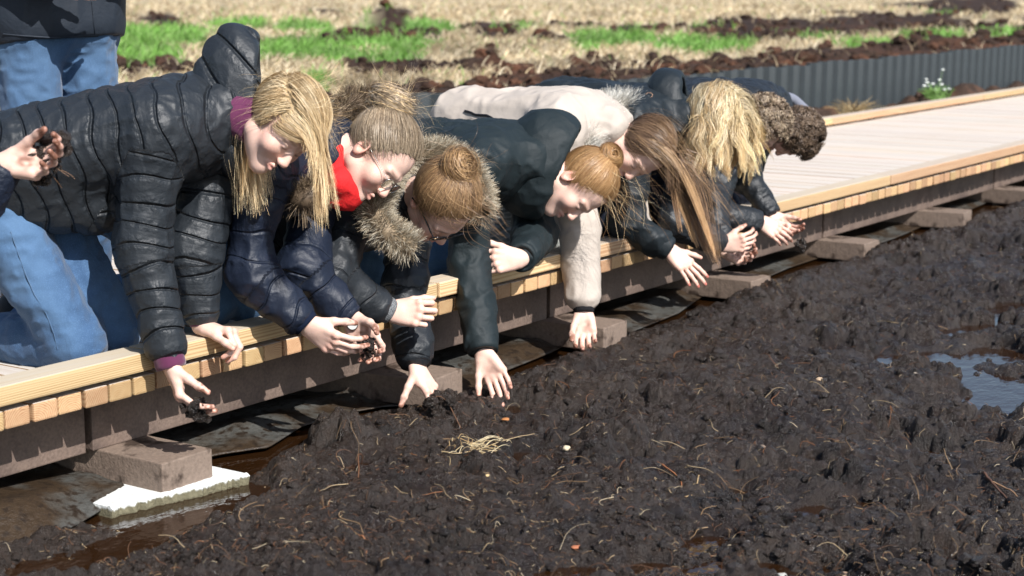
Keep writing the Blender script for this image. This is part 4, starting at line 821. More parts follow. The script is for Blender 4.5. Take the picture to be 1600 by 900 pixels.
def build_person(label, s):
    sc = s.get('sc', 1.0); q = {k: J(v) for k, v in s['j'].items()}
    shR, shL, pel, hd = q['shR'], q['shL'], q['pel'], q['hd']; lat = nrm(shL-shR); ch = (shR+shL)/2; sp = nrm(ch-pel); belly = np.cross(lat, sp); belly = belly if belly[2] < 0 else -belly
    if s.get('stand'): belly = nrm(np.cross(sp, lat)*-1)
    A = np.array(frame(camv(*s['f']), camv(*s['u']))); hip = {1: pel-lat*.085, -1: pel+lat*.085}
    root = tag(empty('person', (pel[0], pel[1], DECK)), label, 'person', 'people on the boardwalk')
    o0 = np.array(root.location); kids = []
    nb = ch+sp*.05+np.array([0, 0, .02])+.35*(hd-ch)*.5; nk = hd-A[2]*.06*sc-A[1]*.03*sc
    lim = {1: (shR, q.get('elR'), q.get('wrR')), -1: (shL, q.get('elL'), q.get('wrL'))}
    # ---- jacket
    rt = s.get('rt', .115); rs = s.get('rs', (.072, .062, .046)); qu = s.get('quilt'); cuffs = s.get('cuff', (None, None))
    ring = (lambda o, ax, sp_=None: (o, ax, sp_ or qu[0], qu[1], .32)) if qu else (lambda *a: None)
    pts = [pel-sp*.06, ch, nb, shR, shL]+[p for t in lim.values() for p in t[1:] if p is not None]+[J(e[i]) for e in s.get('extra', []) for i in (0, 1)]
    V = Vol(pts, rt+.05, s.get('h', .0062))
    for w_ in (-1, 0, 1): V.cone(pel+lat*w_*.085+sp*.0, ch+lat*w_*.10-sp*.02, rt*(.98 if w_ else 1.02), rt*(.98 if w_ else 1.05), .05, ring=ring(pel, sp))
    V.cone(ch-sp*.05+lat*.02, shL, rt*.85, rs[0]*1.12, .05, ring=ring(pel, sp)); V.cone(ch-sp*.05-lat*.02, shR, rt*.85, rs[0]*1.12, .05, ring=ring(pel, sp))
    V.cone(ch, nb, rt*.8, .07, .05)
    for e in s.get('extra', []): V.cone(J(e[0]), J(e[1]), e[2], e[3], e[4] if len(e) > 4 else .05, ring=ring(pel, sp))
    for sd, (sh, el, wr) in lim.items():
        if el is None: continue
        V.cone(sh, el, rs[0], rs[1], .035, ring=ring(sh, nrm(el-sh)))
        we = wr-nrm(wr-el)*(rs[2]*.75+.012); V.cone(el, we, rs[1], rs[2], .03, ring=ring(el, nrm(we-el)))
    V.wrinkle(s.get('wr', [(8, .009, lat, .35), (15, .006, None, 1), (34, .003, None, 1)]), s.get('seed', 1))
    if 'cut' in s: p_, n_ = s['cut']; V.D = np.maximum(V.D, ((V.ax[0]-p_[0])*n_[0])[:, None, None]+((V.ax[1]-p_[1])*n_[1])[None, :, None]+((V.ax[2]-p_[2])*n_[2])[None, None]).astype(np.float32)
    jk = vol_part('jacket', V, s['jm'], root); kids.append(jk)
    if qu:
        v = np.empty(len(jk.data.vertices)*3, np.float32); jk.data.vertices.foreach_get('co', v); v = v.reshape(-1, 3).astype(float); best = np.full(len(v), 9.); st = np.zeros(len(v))
        bones = [(pel+lat*w_*.085, ch+lat*w_*.10, rt, pel, sp) for w_ in (-1, 0, 1)]+[(ch, shL, rs[0]*1.1, pel, sp), (ch, shR, rs[0]*1.1, pel, sp)]
        for sh, el, wr in lim.values():
            if el is not None: bones += [(sh, el, (rs[0]+rs[1])/2, sh, nrm(el-sh)), (el, wr, (rs[1]+rs[2])/2, el, nrm(wr-el))]
        wv = .13*np.sin(v[:, 0]*31+v[:, 1]*23)+.13*np.sin(v[:, 2]*37-v[:, 1]*19+v[:, 0]*11)
        for a, b, r, o, ax in bones:
            d = b-a; t = np.clip((v-a)@d/(d@d), 0, 1); e = np.linalg.norm(v-a-t[:, None]*d, axis=1)-r; k = e < best; best[k] = e[k]; st[k] = ((v[k]-o)@ax/qu[0]+wv[k])
        jk.data.attributes.new('stitch', 'FLOAT', 'POINT').data.foreach_set('value', (st+50).astype(np.float32))
    for sd, (sh, el, wr) in lim.items():                         # sleeve hems / knitted cuffs
        if el is None: continue
        c = cuffs[0] if sd == 1 else cuffs[1]; d = nrm(wr-el)
        if c: kids.append(tube_part('cuff', wr-d*(c[1]+.012), wr+d*c[2], c[3], c[4], c[0], root, bulge=.06))
        else: kids.append(tube_part('cuff', wr-d*(rs[2]*.75+.045), wr-d*.004, rs[2]*1.03, rs[2]*.93, s['jm'], root, bulge=.04))
    # ---- trousers and shoes
    tr = s.get('tr', .078); kn = {1: q['knR'], -1: q['knL']}; an = {}
    for sd in (1, -1):
        an[sd] = q.get('anR' if sd == 1 else 'anL')
        if an[sd] is None: an[sd] = kn[sd]+np.array([-.03 if sd == 1 else .03, .39, -.015])+s.get('shin', np.zeros(3))
    V = Vol([hip[1], hip[-1], kn[1], kn[-1], an[1], an[-1], pel], .15, .0068)
    V.cone(hip[1], hip[-1], rt*.93, rt*.93, .04); V.cone(pel+sp*.03, pel+sp*.12, rt*.85, rt*.8, .04)
    for sd in (1, -1):
        V.cone(hip[sd], kn[sd], tr*1.22, tr*.86, .025); V.cone(kn[sd], kn[sd]*.62+an[sd]*.38, tr*.86, tr*.82, .02); V.cone(kn[sd]*.62+an[sd]*.38, an[sd], tr*.82, tr*.6, .02)
    V.wrinkle([(9, .006, nrm(kn[1]-hip[1]), .6), (22, .004, nrm(kn[1]-hip[1]), 1.6), (40, .0018, None, 1)], 5)
    jn = vol_part(s.get('tname', 'jeans'), V, s['tm'], root); kids.append(jn)
    for sd in (1, -1):
        toe = an[sd]+(np.array([0, -.19, -.05]) if s.get('stand') else np.array([0, .12, -.02])); heel = an[sd]+(np.array([0, .04, -.05]) if s.get('stand') else np.array([0, .02, .03])); V = Vol([toe, heel, an[sd]], .07, .008); V.cone(heel, toe, .042, .034, .02); V.cone(an[sd], heel, .045, .045, .02); kids.append(vol_part('shoe', V, M_shoe, root))
    # ---- body: head, neck, torso, limbs and hands in one mesh
    parts = [head_mesh(hd, A, nb, sc, hairc=s.get('brow', (.3, .2, .12)), ears=s.get('ears', True))]
    V = Vol([pel, ch, nb, shR, shL, kn[1], kn[-1]]+[t[2] for t in lim.values() if t[2] is not None], .1, .016)
    V.cone(pel, ch, rt*.72, rt*.75, .05); V.cone(pel-lat*.05, shR, rt*.6, .045, .05); V.cone(pel+lat*.05, shL, rt*.6, .045, .05); V.cone(ch, nb, .06, .045, .04)
    for sd, (sh, el, wr) in lim.items():
        if el is not None: V.cone(sh, el, .042, .036, .02); V.cone(el, wr-.02*nrm(wr-el), .034, .022, .02)
        V.cone(hip[sd], kn[sd], .07, .045, .03)
    v_, f_ = V.mesh(); parts.append((v_, f_, np.ones((len(v_), 3))))
    for sd, key in ((1, 'HR'), (-1, 'HL')):
        hs = s.get(key)
        if hs: hs = dict(hs); d = camv(*hs.pop('d')); n = camv(*hs.pop('n')); parts.append(hand(lim[sd][2], d, n, sd, lim[sd][1], sc=.95*sc, **hs))
    Vb, Fb, Cb = join(parts); me = mesh_np('body', Vb, Fb); col_attr(me, np.clip(Cb, 0, 1)); kids.append(link('body', me, M_skin, root))
    for o in kids: pass
    ctx = dict(root=root, c=hd, A=A, sc=sc, ch=ch, nb=nb, sp=sp, lat=lat, belly=belly, W=lambda x, y, z: hd+sc*(x*A[0]+y*A[1]+z*A[2]), **{k: v for k, v in q.items() if k not in ('c',)})
    ctx['jacket'] = jk; ctx['jeans'] = jn
    if 'deco' in s: s['deco'](ctx)
    for ch_ in list(root.children): ch_.matrix_parent_inverse = Matrix.Translation(-root.location)
    return ctx
def surf(o, px, py, out=.0):
    """point of a mesh that the photograph's pixel looks at"""
    n = len(o.data.vertices); v = np.empty(n*3, np.float32); o.data.vertices.foreach_get('co', v); v = v.reshape(-1, 3).astype(float); d = v-CAM; z = d@CF; e = np.hypot(800+FPX*(d@CR)/z-px, 450-FPX*(d@CU)/z-py)
    k = np.nonzero(e < max(6, e.min()*1.5))[0]; i = k[np.argmin(z[k])]; return v[i]-nrm(v[i]-CAM)*out
def hood_part(x, c, up, axis_open, rad, m, off=.0, shell=.022, quilt=None, name='hood', lining=None, h=.006, wr=True):
    """half-open shell: up = long axis, axis_open = direction the opening faces"""
    up = nrm(up); ao = nrm(np.asarray(axis_open)-up*(np.asarray(axis_open)@up)); A = np.array([np.cross(up, ao), ao, up]); V = Vol([c], max(rad)+.05, h)
    V.ell(c, A, rad, 0, cut=(ao, off), shell=shell, ring=None if quilt is None else (c, quilt[2], quilt[0], quilt[1], .55))
    if wr: V.wrinkle([(10, .004, None, 1), (22, .0025, None, 1)], 9)
    o = vol_part(name, V, m, x['root'])
    if quilt is not None:
        v = np.empty(len(o.data.vertices)*3, np.float32); o.data.vertices.foreach_get('co', v); v = v.reshape(-1, 3).astype(float)
        u_ = (v-c)@np.asarray(quilt[2])/quilt[0]+.12*np.sin(v[:, 0]*29+v[:, 2]*17); o.data.attributes.new('stitch', 'FLOAT', 'POINT').data.foreach_set('value', (u_+50).astype(np.float32))
    if lining is not None:
        V = Vol([c], max(rad)+.03, h); V.ell(c, A, np.asarray(rad)-shell+.002, 0, cut=(ao, off-.002), shell=.006); vol_part('hood_lining', V, lining, x['root'])
    return o
# ---------------- the crowd, left to right; joints are photograph pixels plus their distance behind the kerb front
def deco_p1(x):
    c, A, sc = x['c'], x['A'], x['sc']
    flow = lambda v: np.where(((v[:, 2] > .45) | (v[:, 1] > .35))[:, None], np.array([[-.15, .9, .35]]), np.array([[.05, -.35, -1.]]))
    hold = lambda q: (q[:, 2] > -.72) & ~((q[:, 1] > .80) & (q[:, 2] > .2))
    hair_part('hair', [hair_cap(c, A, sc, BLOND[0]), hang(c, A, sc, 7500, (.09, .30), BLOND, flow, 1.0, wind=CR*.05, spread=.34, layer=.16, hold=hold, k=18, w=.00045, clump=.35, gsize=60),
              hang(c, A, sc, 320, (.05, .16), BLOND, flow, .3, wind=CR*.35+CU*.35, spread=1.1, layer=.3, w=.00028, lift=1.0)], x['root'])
    V = Vol([x['nb'], c], .1, .006); V.cone(x['nb'], c-A[2]*.055-A[1]*.03, .068, .062, .02); V.wrinkle([(12, .005, None, 1)], 4); vol_part('collar', V, M_lining, x['root'])
    hood_part(x, onY(370, 158, -.01), camv(.04, 1, .05), camv(.85, -.3, -.1), (.105, .115, .195), M_black_nylon, off=.05, shell=.022, quilt=(.075, .011, camv(.75, .65, 0)), lining=M_lining, h=.005)
    ps = [surf(x['jeans'], *p, .001) for p in [(22, 360), (32, 400), (44, 430), (58, 462), (72, 495), (82, 525), (86, 550)]]; V, F_, _ = tube_set(np.array(ps)[None], np.full((1, 7), .0016), None, 5); link('seam', mesh_np('seam', V, F_), M_jean4, x['root'])
def deco_p2(x):
    c, A, sc, W = x['c'], x['A'], x['sc'], x['W']; bun = (0, -.085, .075)
    b = W(0, -.105, .10)
    n = 260; rt = b+rng.normal(0, .022, (n, 3)); dr = rng.normal(0, .55, (n, 3))+CR*.9+CU*.25
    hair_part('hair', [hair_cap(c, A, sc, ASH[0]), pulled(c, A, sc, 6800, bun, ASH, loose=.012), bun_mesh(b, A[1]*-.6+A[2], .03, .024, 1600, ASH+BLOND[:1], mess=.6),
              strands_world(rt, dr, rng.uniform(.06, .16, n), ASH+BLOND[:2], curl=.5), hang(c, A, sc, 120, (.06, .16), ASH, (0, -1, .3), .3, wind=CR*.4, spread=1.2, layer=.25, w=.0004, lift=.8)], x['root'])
    glasses(x['root'], c, A, sc, M_metal, .0009)
    V = Vol([x['nb'], W(0, .03, -.11)], .1, .006); a, e = x['nb']+A[1]*.03, W(0, .045, -.125); V.cone(a, e, .06, .05, .03); V.cone(W(-.05, .03, -.125), W(.05, .03, -.125), .035, .035, .03); V.wrinkle([(14, .008, x['lat'], .4), (40, .003, None, 1)], 3); vol_part('scarf', V, M_red, x['root'])
    path = np.array([onY(*p) for p in [(505, 290, -.12), (470, 318, -.10), (470, 270, -.02), (500, 210, .05), (545, 165, .07), (600, 150, .08), (630, 175, .05)]]); path = np.array([np.array([np.interp(t, range(len(path)), path[:, i]) for i in range(3)]) for t in np.linspace(0, len(path)-1, 30)])
    DK = [(.10, .07, .045), (.20, .14, .085), (.30, .22, .14)]
    hood_part(x, onY(520, 255, .06), camv(.2, 1, .1), camv(.8, -.4, 0), (.12, .09, .13), M_navy, off=.05)
    hair_part('fur_trim', [fur_base(path, .03, DK[0]), fur(path, 7000, .045, DK, .024, grav=.3)], x['root'], M_furm)
    # watch on the left wrist
    wr, el = x['wrL'], x['elL']; d = nrm(wr-el); p = wr+d*.016; nrml = camv(-.55, .35, .75); nrml = nrm(nrml-d*(nrml@d)); wt = tube_part('watch', p-d*.005, p+d*.005, .0265, .0265, M_metal, x['root'])
    dial = tube_part('dial', p+nrml*.024, p+nrml*.031, .0155, .0155, M_metal, wt); cx = p+nrml*.0312; u = nrm(np.cross(nrml, d)); th = np.linspace(0, 2*math.pi, 20, endpoint=False); V = np.vstack([cx]+[cx+.0135*(math.cos(t)*u+math.sin(t)*np.cross(nrml, u)) for t in th]); link('watch_face', mesh_np('face', V, [[0, 1+i, 1+(i+1) % 20] for i in range(20)]), M_dial, wt)
def ring_path(x, pts, n=36):
    p = np.array([onY(*q) for q in pts]); return np.stack([np.interp(np.linspace(0, len(p)-1, n), range(len(p)), p[:, i]) for i in range(3)], -1)
def deco_p3(x):
    c, A, sc, W = x['c'], x['A'], x['sc'], x['W']; bun = (.0, -.06, .095); b = W(.0, -.075, .118)
    n = 130; rt = b+rng.normal(0, .02, (n, 3)); dr = rng.normal(0, .6, (n, 3))+CR*.9-CU*.3
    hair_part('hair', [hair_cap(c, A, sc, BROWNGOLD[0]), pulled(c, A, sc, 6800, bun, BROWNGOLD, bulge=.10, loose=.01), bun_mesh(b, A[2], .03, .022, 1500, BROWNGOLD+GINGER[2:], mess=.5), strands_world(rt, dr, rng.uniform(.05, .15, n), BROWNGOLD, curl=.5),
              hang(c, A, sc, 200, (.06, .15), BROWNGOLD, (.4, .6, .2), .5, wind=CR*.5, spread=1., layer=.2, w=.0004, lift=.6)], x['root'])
    glasses(x['root'], c, A, sc, M_blackplastic, .0022)
    path = ring_path(x, [(640, 388, -.2), (602, 362, -.18), (585, 335, -.14), (592, 298, -.08), (618, 262, -.04), (655, 242, -.02), (695, 240, -.01), (728, 258, -.02), (748, 295, -.05), (752, 330, -.1)])
    FUR = [(.34, .28, .19), (.46, .40, .30), (.24, .18, .115), (.55, .50, .40)]
    hood_part(x, onY(640, 300, .06), camv(.1, 1, .1), camv(.7, -.5, .2), (.13, .09, .125), M_dark, off=.05)
    hair_part('fur_trim', [fur_base(path, .030, FUR[2]), fur(path, 13000, .034, FUR, .028, grav=.15, lean=camv(.3, .2, .3)*.4)], x['root'], M_furm)
def deco_p4(x):
    c, A, sc, W = x['c'], x['A'], x['sc'], x['W']; b = W(.01, -.075, .115)
    n = 110; rt = W(0, .02, .1)+rng.normal(0, .035, (n, 3)); dr = rng.normal(0, .35, (n, 3))+CR*.8-CU*.6
    hair_part('hair', [hair_cap(c, A, sc, GINGER[0]), pulled(c, A, sc, 6800, (0, -.065, .10), GINGER, bulge=.05, loose=.008), bun_mesh(b, camv(.5, .3, .8), .024, .021, 1700, GINGER, turns=1.6, mess=.15), strands_world(rt, dr, rng.uniform(.08, .22, n), GINGER+BLOND, curl=.35)], x['root'])
    hood_part(x, onY(846, 256, -.03), camv(.40, .92, .05), camv(.92, -.4, .0), (.135, .15, .185), M_soft, off=.068, shell=.016)
def deco_p5(x):
    c, A, sc, W = x['c'], x['A'], x['sc'], x['W']; fw = lambda v: np.stack([-.25*v[:, 0], .45+0*v[:, 0], 1+0*v[:, 0]], -1)
    hold = lambda q: ~((q[:, 2] > .55) & (q[:, 1] > .35))
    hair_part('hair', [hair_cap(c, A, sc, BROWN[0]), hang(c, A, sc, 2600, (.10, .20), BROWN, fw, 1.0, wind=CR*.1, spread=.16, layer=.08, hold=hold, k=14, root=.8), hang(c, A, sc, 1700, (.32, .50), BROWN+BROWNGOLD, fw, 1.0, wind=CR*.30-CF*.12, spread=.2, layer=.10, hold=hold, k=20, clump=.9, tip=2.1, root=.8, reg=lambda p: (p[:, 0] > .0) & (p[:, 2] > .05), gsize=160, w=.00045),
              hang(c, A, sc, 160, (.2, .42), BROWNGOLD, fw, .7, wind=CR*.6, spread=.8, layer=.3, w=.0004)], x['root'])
    path = ring_path(x, [(912, 245, -.06), (915, 205, .0), (935, 178, .04), (962, 168, .07), (998, 172, .09), (1022, 188, .1)]); W_ = [(.62, .60, .54), (.70, .68, .63), (.46, .43, .37)]
    hood_part(x, onY(930, 205, .08), camv(-.1, 1, .1), camv(.8, -.4, .0), (.13, .09, .12), M_beige, off=.05)
    hair_part('fur_trim', [fur_base(path, .034, W_[2]), fur(path, 6500, .055, W_, .026, grav=.1, lean=camv(-.2, .6, .2)*.5, w=.0008)], x['root'], M_furm)
    # dark chest zip seen across the back of the coat
    pz = [surf(x['jacket'], 723+63*t, 170+18*t, .003) for t in np.linspace(0, 1, 9)]; V, F_, _ = tube_set(np.array(pz)[None], np.full((1, 9), .0045), None, 8); link('zip', mesh_np('zip', V, F_), M_blackplastic, x['root'])
    wr, el = x['wrR'], x['elR']; d = nrm(wr-el); tube_part('wristband', wr+d*.004, wr+d*.008, .0275, .0275, M_blackplastic, x['root'])
def deco_p6(x):
    c, A, sc, W = x['c'], x['A'], x['sc'], x['W']
    part = lambda v: np.stack([np.sign(v[:, 0]+.02)*.9+v[:, 0], .25+0*v[:, 0], -.1+0*v[:, 0]], -1)
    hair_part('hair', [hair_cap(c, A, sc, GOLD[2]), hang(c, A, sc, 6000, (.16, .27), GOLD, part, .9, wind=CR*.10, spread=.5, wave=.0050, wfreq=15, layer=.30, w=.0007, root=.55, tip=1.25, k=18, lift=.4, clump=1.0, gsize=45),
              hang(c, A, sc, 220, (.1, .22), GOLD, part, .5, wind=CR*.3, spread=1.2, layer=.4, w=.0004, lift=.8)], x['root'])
    hood_part(x, onY(1048, 165, .03), camv(-.15, 1, .1), camv(.9, -.2, .15), (.12, .10, .14), M_soft2, off=.06, shell=.018)
    # small stitched ring emblem on the hood side
    p = surf(x['jacket'], 1014, 143, .003); n_ = camv(-.3, .45, .85); u = nrm(np.cross(n_, [0, 0, 1])); v = np.cross(n_, u)
    for t in np.arange(10)*2*math.pi/10:
        P = np.stack([p+.0135*(math.cos(t+e)*u+math.sin(t+e)*v*.8) for e in np.linspace(0, .42, 5)])[None]; V, F_, _ = tube_set(P, np.full((1, 5), .0014), None, 5); link('emblem_stitch', mesh_np('emblem', V, F_), bpy.data.materials.get('emblem') or mat('emblem', (.45, .27, .17), .6), x['root'])
def curly(x, pal, n, r0):
    c, A, sc = x['c'], x['A'], x['sc']
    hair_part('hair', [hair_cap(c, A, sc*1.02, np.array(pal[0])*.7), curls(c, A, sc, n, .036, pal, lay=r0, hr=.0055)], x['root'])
def deco_p7(x): curly(x, CURL+ASH[:2], 7000, .10); hood_part(x, onY(1128, 165, .05), camv(0, 1, 0), camv(.9, -.2, .1), (.11, .08, .11), M_dark, off=.04)
def deco_p8(x):
    curly(x, CURL, 7000, .10)
    path = ring_path(x, [(1190, 150, .06), (1215, 148, .05), (1240, 155, .02), (1258, 172, -.02)], 12); V, F_, _ = tube_set(path[None], np.full((1, 12), .022), None, 10); link('collar', mesh_np('collar', V, F_), mat('grey_collar', (.16, .17, .21), .8), x['root'])
PUFF = (.056, .0075)
PEOPLE = [
 ('person in black quilted jacket and blue jeans with long blond hair, hood raised', dict(seed=2, quilt=PUFF, rt=.122, rs=(.074, .066, .047), jm=M_black_nylon, tm=M_jean1, tr=.084, h=.0043,
   j=dict(hd=(440, 192, -.17), shR=(238, 205, .02), shL=(355, 185, .08), pel=(-8, 262, .42), elR=(222, 385, .03), wrR=(266, 568, -.06), elL=(303, 390, .07), wrL=(316, 512, .035), knR=(118, 535, .22), knL=(172, 520, .26)),
   extra=[((60, 300, .3), (150, 310, .2), .10, .085)],
   f=(.35, -.85, .4), u=(.8, .5, .25), wr=[(9, .003, None, 1), (30, .0028, camv(.8, .1, .5), .35), (30, .0022, camv(0, 1, 0), .35)], cuff=((M_lining, .03, .012, .036, .036), (M_lining, .02, -.005, .03, .03)), brow=(.3, .2, .1),
   HR=dict(d=(.32, -.94, .1), n=(.9, .3, -.25), curl=(.6, .4, .3), thumb=(.45, .6, .2, .2), dirt=.9), HL=dict(d=(.95, -.15, .25), n=(-.15, -.95, .1), curl=(.9, 1.0, .6), thumb=(.35, .3, .2, .2), dirt=.1), deco=deco_p1, ears=False)),
 ('person in navy jacket with red scarf, glasses and a wrist watch, both hands cupping peat', dict(seed=3, quilt=(.085, .006), rt=.112, rs=(.068, .060, .044), jm=M_navy, tm=M_jean2,
   j=dict(hd=(588, 242, -.17), shR=(402, 262, .0), shL=(508, 240, .08), pel=(205, 300, .45), elR=(390, 425, .0), wrR=(480, 508, -.13), elL=(470, 415, -.02), wrL=(548, 497, -.14), knR=(330, 468, .2), knL=(392, 462, .16)),
   f=(.45, -.85, .25), u=(.85, .45, .1), cuff=((cloth('navy_knit', (.008, .013, .03), .9, .1, (300, .002)), .035, .0, .039, .036), (M_navy, .03, -.002, .04, .037)), brow=(.25, .18, .12),
   HR=dict(d=(.85, -.52, .1), n=(.3, .45, -.8), curl=(.35, .45, .3), thumb=(.5, .4, .4, .3), dirt=.6), HL=dict(d=(.62, -.75, .15), n=(-.5, .15, .8), curl=(.45, .6, .5), thumb=(.7, .5, .4, .4), dirt=.8), deco=deco_p2)),
 ('person in black parka with pale fur hood trim, dark glasses and grey knitted wristband', dict(seed=4, quilt=(.11, .005), rt=.112, rs=(.066, .058, .048), jm=M_dark, tm=M_jean3,
   j=dict(hd=(688, 316, -.2), shR=(545, 335, .02), shL=(640, 300, .07), pel=(385, 345, .48), elR=(512, 436, -.03), wrR=(610, 487, -.13), elL=(632, 450, .0), wrL=(650, 572, -.12), knR=(528, 432, .19), knL=(585, 425, .21)),
   f=(.2, -.93, .05), u=(.6, .3, .75), cuff=((M_grey_knit, .05, .0, .037, .036), (None, )[0:0] or None), brow=(.15, .1, .06),
   HR=dict(d=(.95, .0, .2), n=(-.1, -.12, -.95), curl=(.75, 1.2, .8), thumb=(.35, .3, .2, .2), dirt=.05), HL=dict(d=(.5, -.85, .2), n=(-.6, -.35, -.3), curls=[(.1, .35, .3), (.3, .6, .4), (.5, .7, .5), (.6, .8, .5)], thumb=(.75, .75, .2, .1), dirt=.55), deco=deco_p3)),
 ('person in dark green softshell jacket with hood down and ginger hair bun', dict(seed=5, rt=.118, rs=(.072, .062, .050), jm=M_soft, tm=M_jean2,
   j=dict(hd=(903, 288, -.15), shR=(738, 262, .02), shL=(835, 245, .05), pel=(622, 248, .45), elR=(735, 405, .02), wrR=(755, 552, -.12), elL=(835, 365, .02), wrL=(814, 404, -.11), knR=(680, 402, .25), knL=(725, 395, .27)),
   f=(.08, -.97, .2), u=(.96, .12, .2), brow=(.3, .17, .08),
   HR=dict(d=(.45, -.88, .1), n=(-.25, 0, .9), curl=(.25, .35, .2), thumb=(.5, .3, .1, .1), dirt=.35), HL=dict(d=(-.93, -.05, .3), n=(.2, 0, -.9), curl=(.45, .9, .6), spread=.1, thumb=(.5, .2, .2, .2), dirt=.05), deco=deco_p4)),
 ('person in beige jacket with cream fur hood, plaid trousers and long brown hair', dict(wr=[(6, .010, None, 1), (12, .007, camv(.2, 1, .2), .5), (26, .003, None, 1)], seed=6, rt=.118, rs=(.072, .064, .054), jm=M_beige, tm=M_plaid, tname='trousers',
   j=dict(hd=(1000, 230, -.15), shR=(868, 198, .03), shL=(950, 200, .06), pel=(742, 195, .48), elR=(902, 335, .0), wrR=(912, 486, -.1), elL=(985, 330, .08), wrL=(1000, 370, -.02), knR=(848, 370, .24), knL=(905, 362, .26)),
   f=(-.1, -.9, .3), u=(.75, .6, .2), cuff=((M_black_knit, .02, .008, .034, .033), None), brow=(.12, .08, .05),
   HR=dict(d=(.0, -.95, .25), n=(0, .2, .9), curl=(.45, .6, .45), thumb=(.35, .4, .2, .2), dirt=.6), deco=deco_p5, ears=False)),
 ('person in dark parka with long wavy blond hair hanging over the face', dict(seed=7, rt=.118, rs=(.072, .062, .048), jm=M_soft2, tm=M_trouser, tname='trousers',
   j=dict(hd=(1116, 185, -.15), shR=(990, 195, .03), shL=(1068, 188, .06), pel=(880, 175, .48), elR=(978, 348, .02), wrR=(1046, 390, -.1), elL=(1075, 310, .05), wrL=(1095, 360, -.03), knR=(960, 352, .25), knL=(1000, 342, .27)),
   f=(.3, -.9, .2), u=(.65, .45, .6), brow=(.35, .25, .12),
   HR=dict(d=(.72, -.68, .1), n=(-.3, -.42, -.8), curl=(.12, .15, .1), spread=.12, thumb=(.75, .1, .1, .1), dirt=.1, nails=(.45, .03, .03)), deco=deco_p6)),
 ('person in black coat with light brown curly hair, behind the long blond hair', dict(seed=8, sc=.92, rt=.112, rs=(.068, .058, .046), jm=M_dark, tm=M_trouser, tname='trousers',
   j=dict(hd=(1185, 198, -.12), shR=(1085, 200, .05), shL=(1150, 190, .08), pel=(1000, 182, .5), elR=(1058, 345, -.03), wrR=(1128, 383, -.14), elL=(1110, 320, .0), wrL=(1132, 392, -.10), knR=(1060, 335, .25), knL=(1100, 325, .27)),
   f=(.3, -.9, .1), u=(.85, .35, .3), brow=(.1, .07, .04),
   HR=dict(d=(.95, .15, .1), n=(.1, .35, -.85), curl=(.4, .6, .5), thumb=(.5, .3, .3, .2), dirt=.45), HL=dict(d=(.8, -.3, .2), n=(.0, .5, .75), curl=(.6, .8, .6), thumb=(.4, .4, .3, .3), dirt=.9), deco=deco_p7)),
 ('person in black jacket with dark curly hair and grey collar, farthest along the boardwalk', dict(seed=9, sc=.9, rt=.118, rs=(.07, .058, .046), jm=M_dark, tm=M_trouser, tname='trousers',
   j=dict(hd=(1237, 208, -.13), shR=(1140, 195, .05), shL=(1205, 165, .08), pel=(1060, 172, .5), elR=(1108, 333, .02), wrR=(1188, 346, -.12), elL=(1165, 275, .02), wrL=(1206, 338, -.1), knR=(1130, 322, .25), knL=(1170, 312, .27)),
   f=(-.25, -.9, -.3), u=(.9, -.1, .3), brow=(.08, .05, .03),
   HR=dict(d=(.86, -.5, .1), n=(-.1, -.15, -.9), curl=(.3, .45, .3), thumb=(.45, .3, .2, .2), dirt=.5), HL=dict(d=(.75, -.6, .1), n=(-.2, .6, .6), curl=(.5, .6, .4), thumb=(.4, .4, .3, .3), dirt=.5), deco=deco_p8)),
]
CTX = [build_person(l, s) for l, s in PEOPLE]
# =====================================================================  MORE PEOPLE: the standing one behind and the one whose hand reaches in from the left
c0 = onY(85, 62, .95); zt = c0[2]; cx, cy = c0[0], .95
MAN = dict(cut=((cx, cy-.12, zt+.01), np.array([0, -.15, -1.])), seed=11, rt=.135, rs=(.075, .062, .05), jm=M_man, tm=M_jean4, tr=.083, stand=True, h=.007,
   j=dict(hd=(cx+.02, cy-.04, 1.46, 0), shR=(cx-.16, cy+.05, 1.24, 0), shL=(cx+.2, cy-.03, 1.24, 0), pel=(cx, cy, zt+.06, 0), elR=(cx-.24, cy-.02, 1.0, 0), wrR=(cx-.16, cy-.2, .90, 0), elL=(cx+.27, cy-.08, 1.0, 0), wrL=(cx+.12, cy-.22, .92, 0),
          knR=(cx-.10, cy+.0, .36, 0), knL=(cx+.10, cy-.04, .36, 0), anR=(cx-.11, cy+.05, .02, 0), anL=(cx+.11, cy, .02, 0)),
   f=(.5, -.3, .8), u=(0, .95, .3), HR=dict(d=(.9, -.2, .3), n=(0, .3, -.9)), HL=dict(d=(-.9, -.2, .3), n=(0, .3, -.9)), wr=[(5, .008, None, 1), (12, .004, None, 1)],
   deco=lambda x: hair_part('hair', [hair_cap(x['c'], x['A'], 1, CURL[0]), hang(x['c'], x['A'], 1, 1200, (.04, .07), CURL, (0, -.6, -1), .8, k=8, w=.0009)], x['root']))
def man_extra(x):
    MAN_d(x)
MAN_d = MAN['deco']
MX = build_person('standing person behind, dark navy jacket hem and blue jeans at left edge', MAN)
for pp in ([(148, 4), (150, 20), (152, 36), (154, 52), (156, 64)], [(4, 58), (40, 60), (80, 62), (120, 63), (160, 62), (190, 60)]):
    ps = np.array([surf(MX['jacket'], *p, .001) for p in pp]); V, F_, _ = tube_set(ps[None], np.full((1, len(pp)), .0028), None, 6); o = link('seam', mesh_np('seam', V, F_), M_man, MX['root']); o.matrix_parent_inverse = Matrix.Translation(-MX['root'].location)
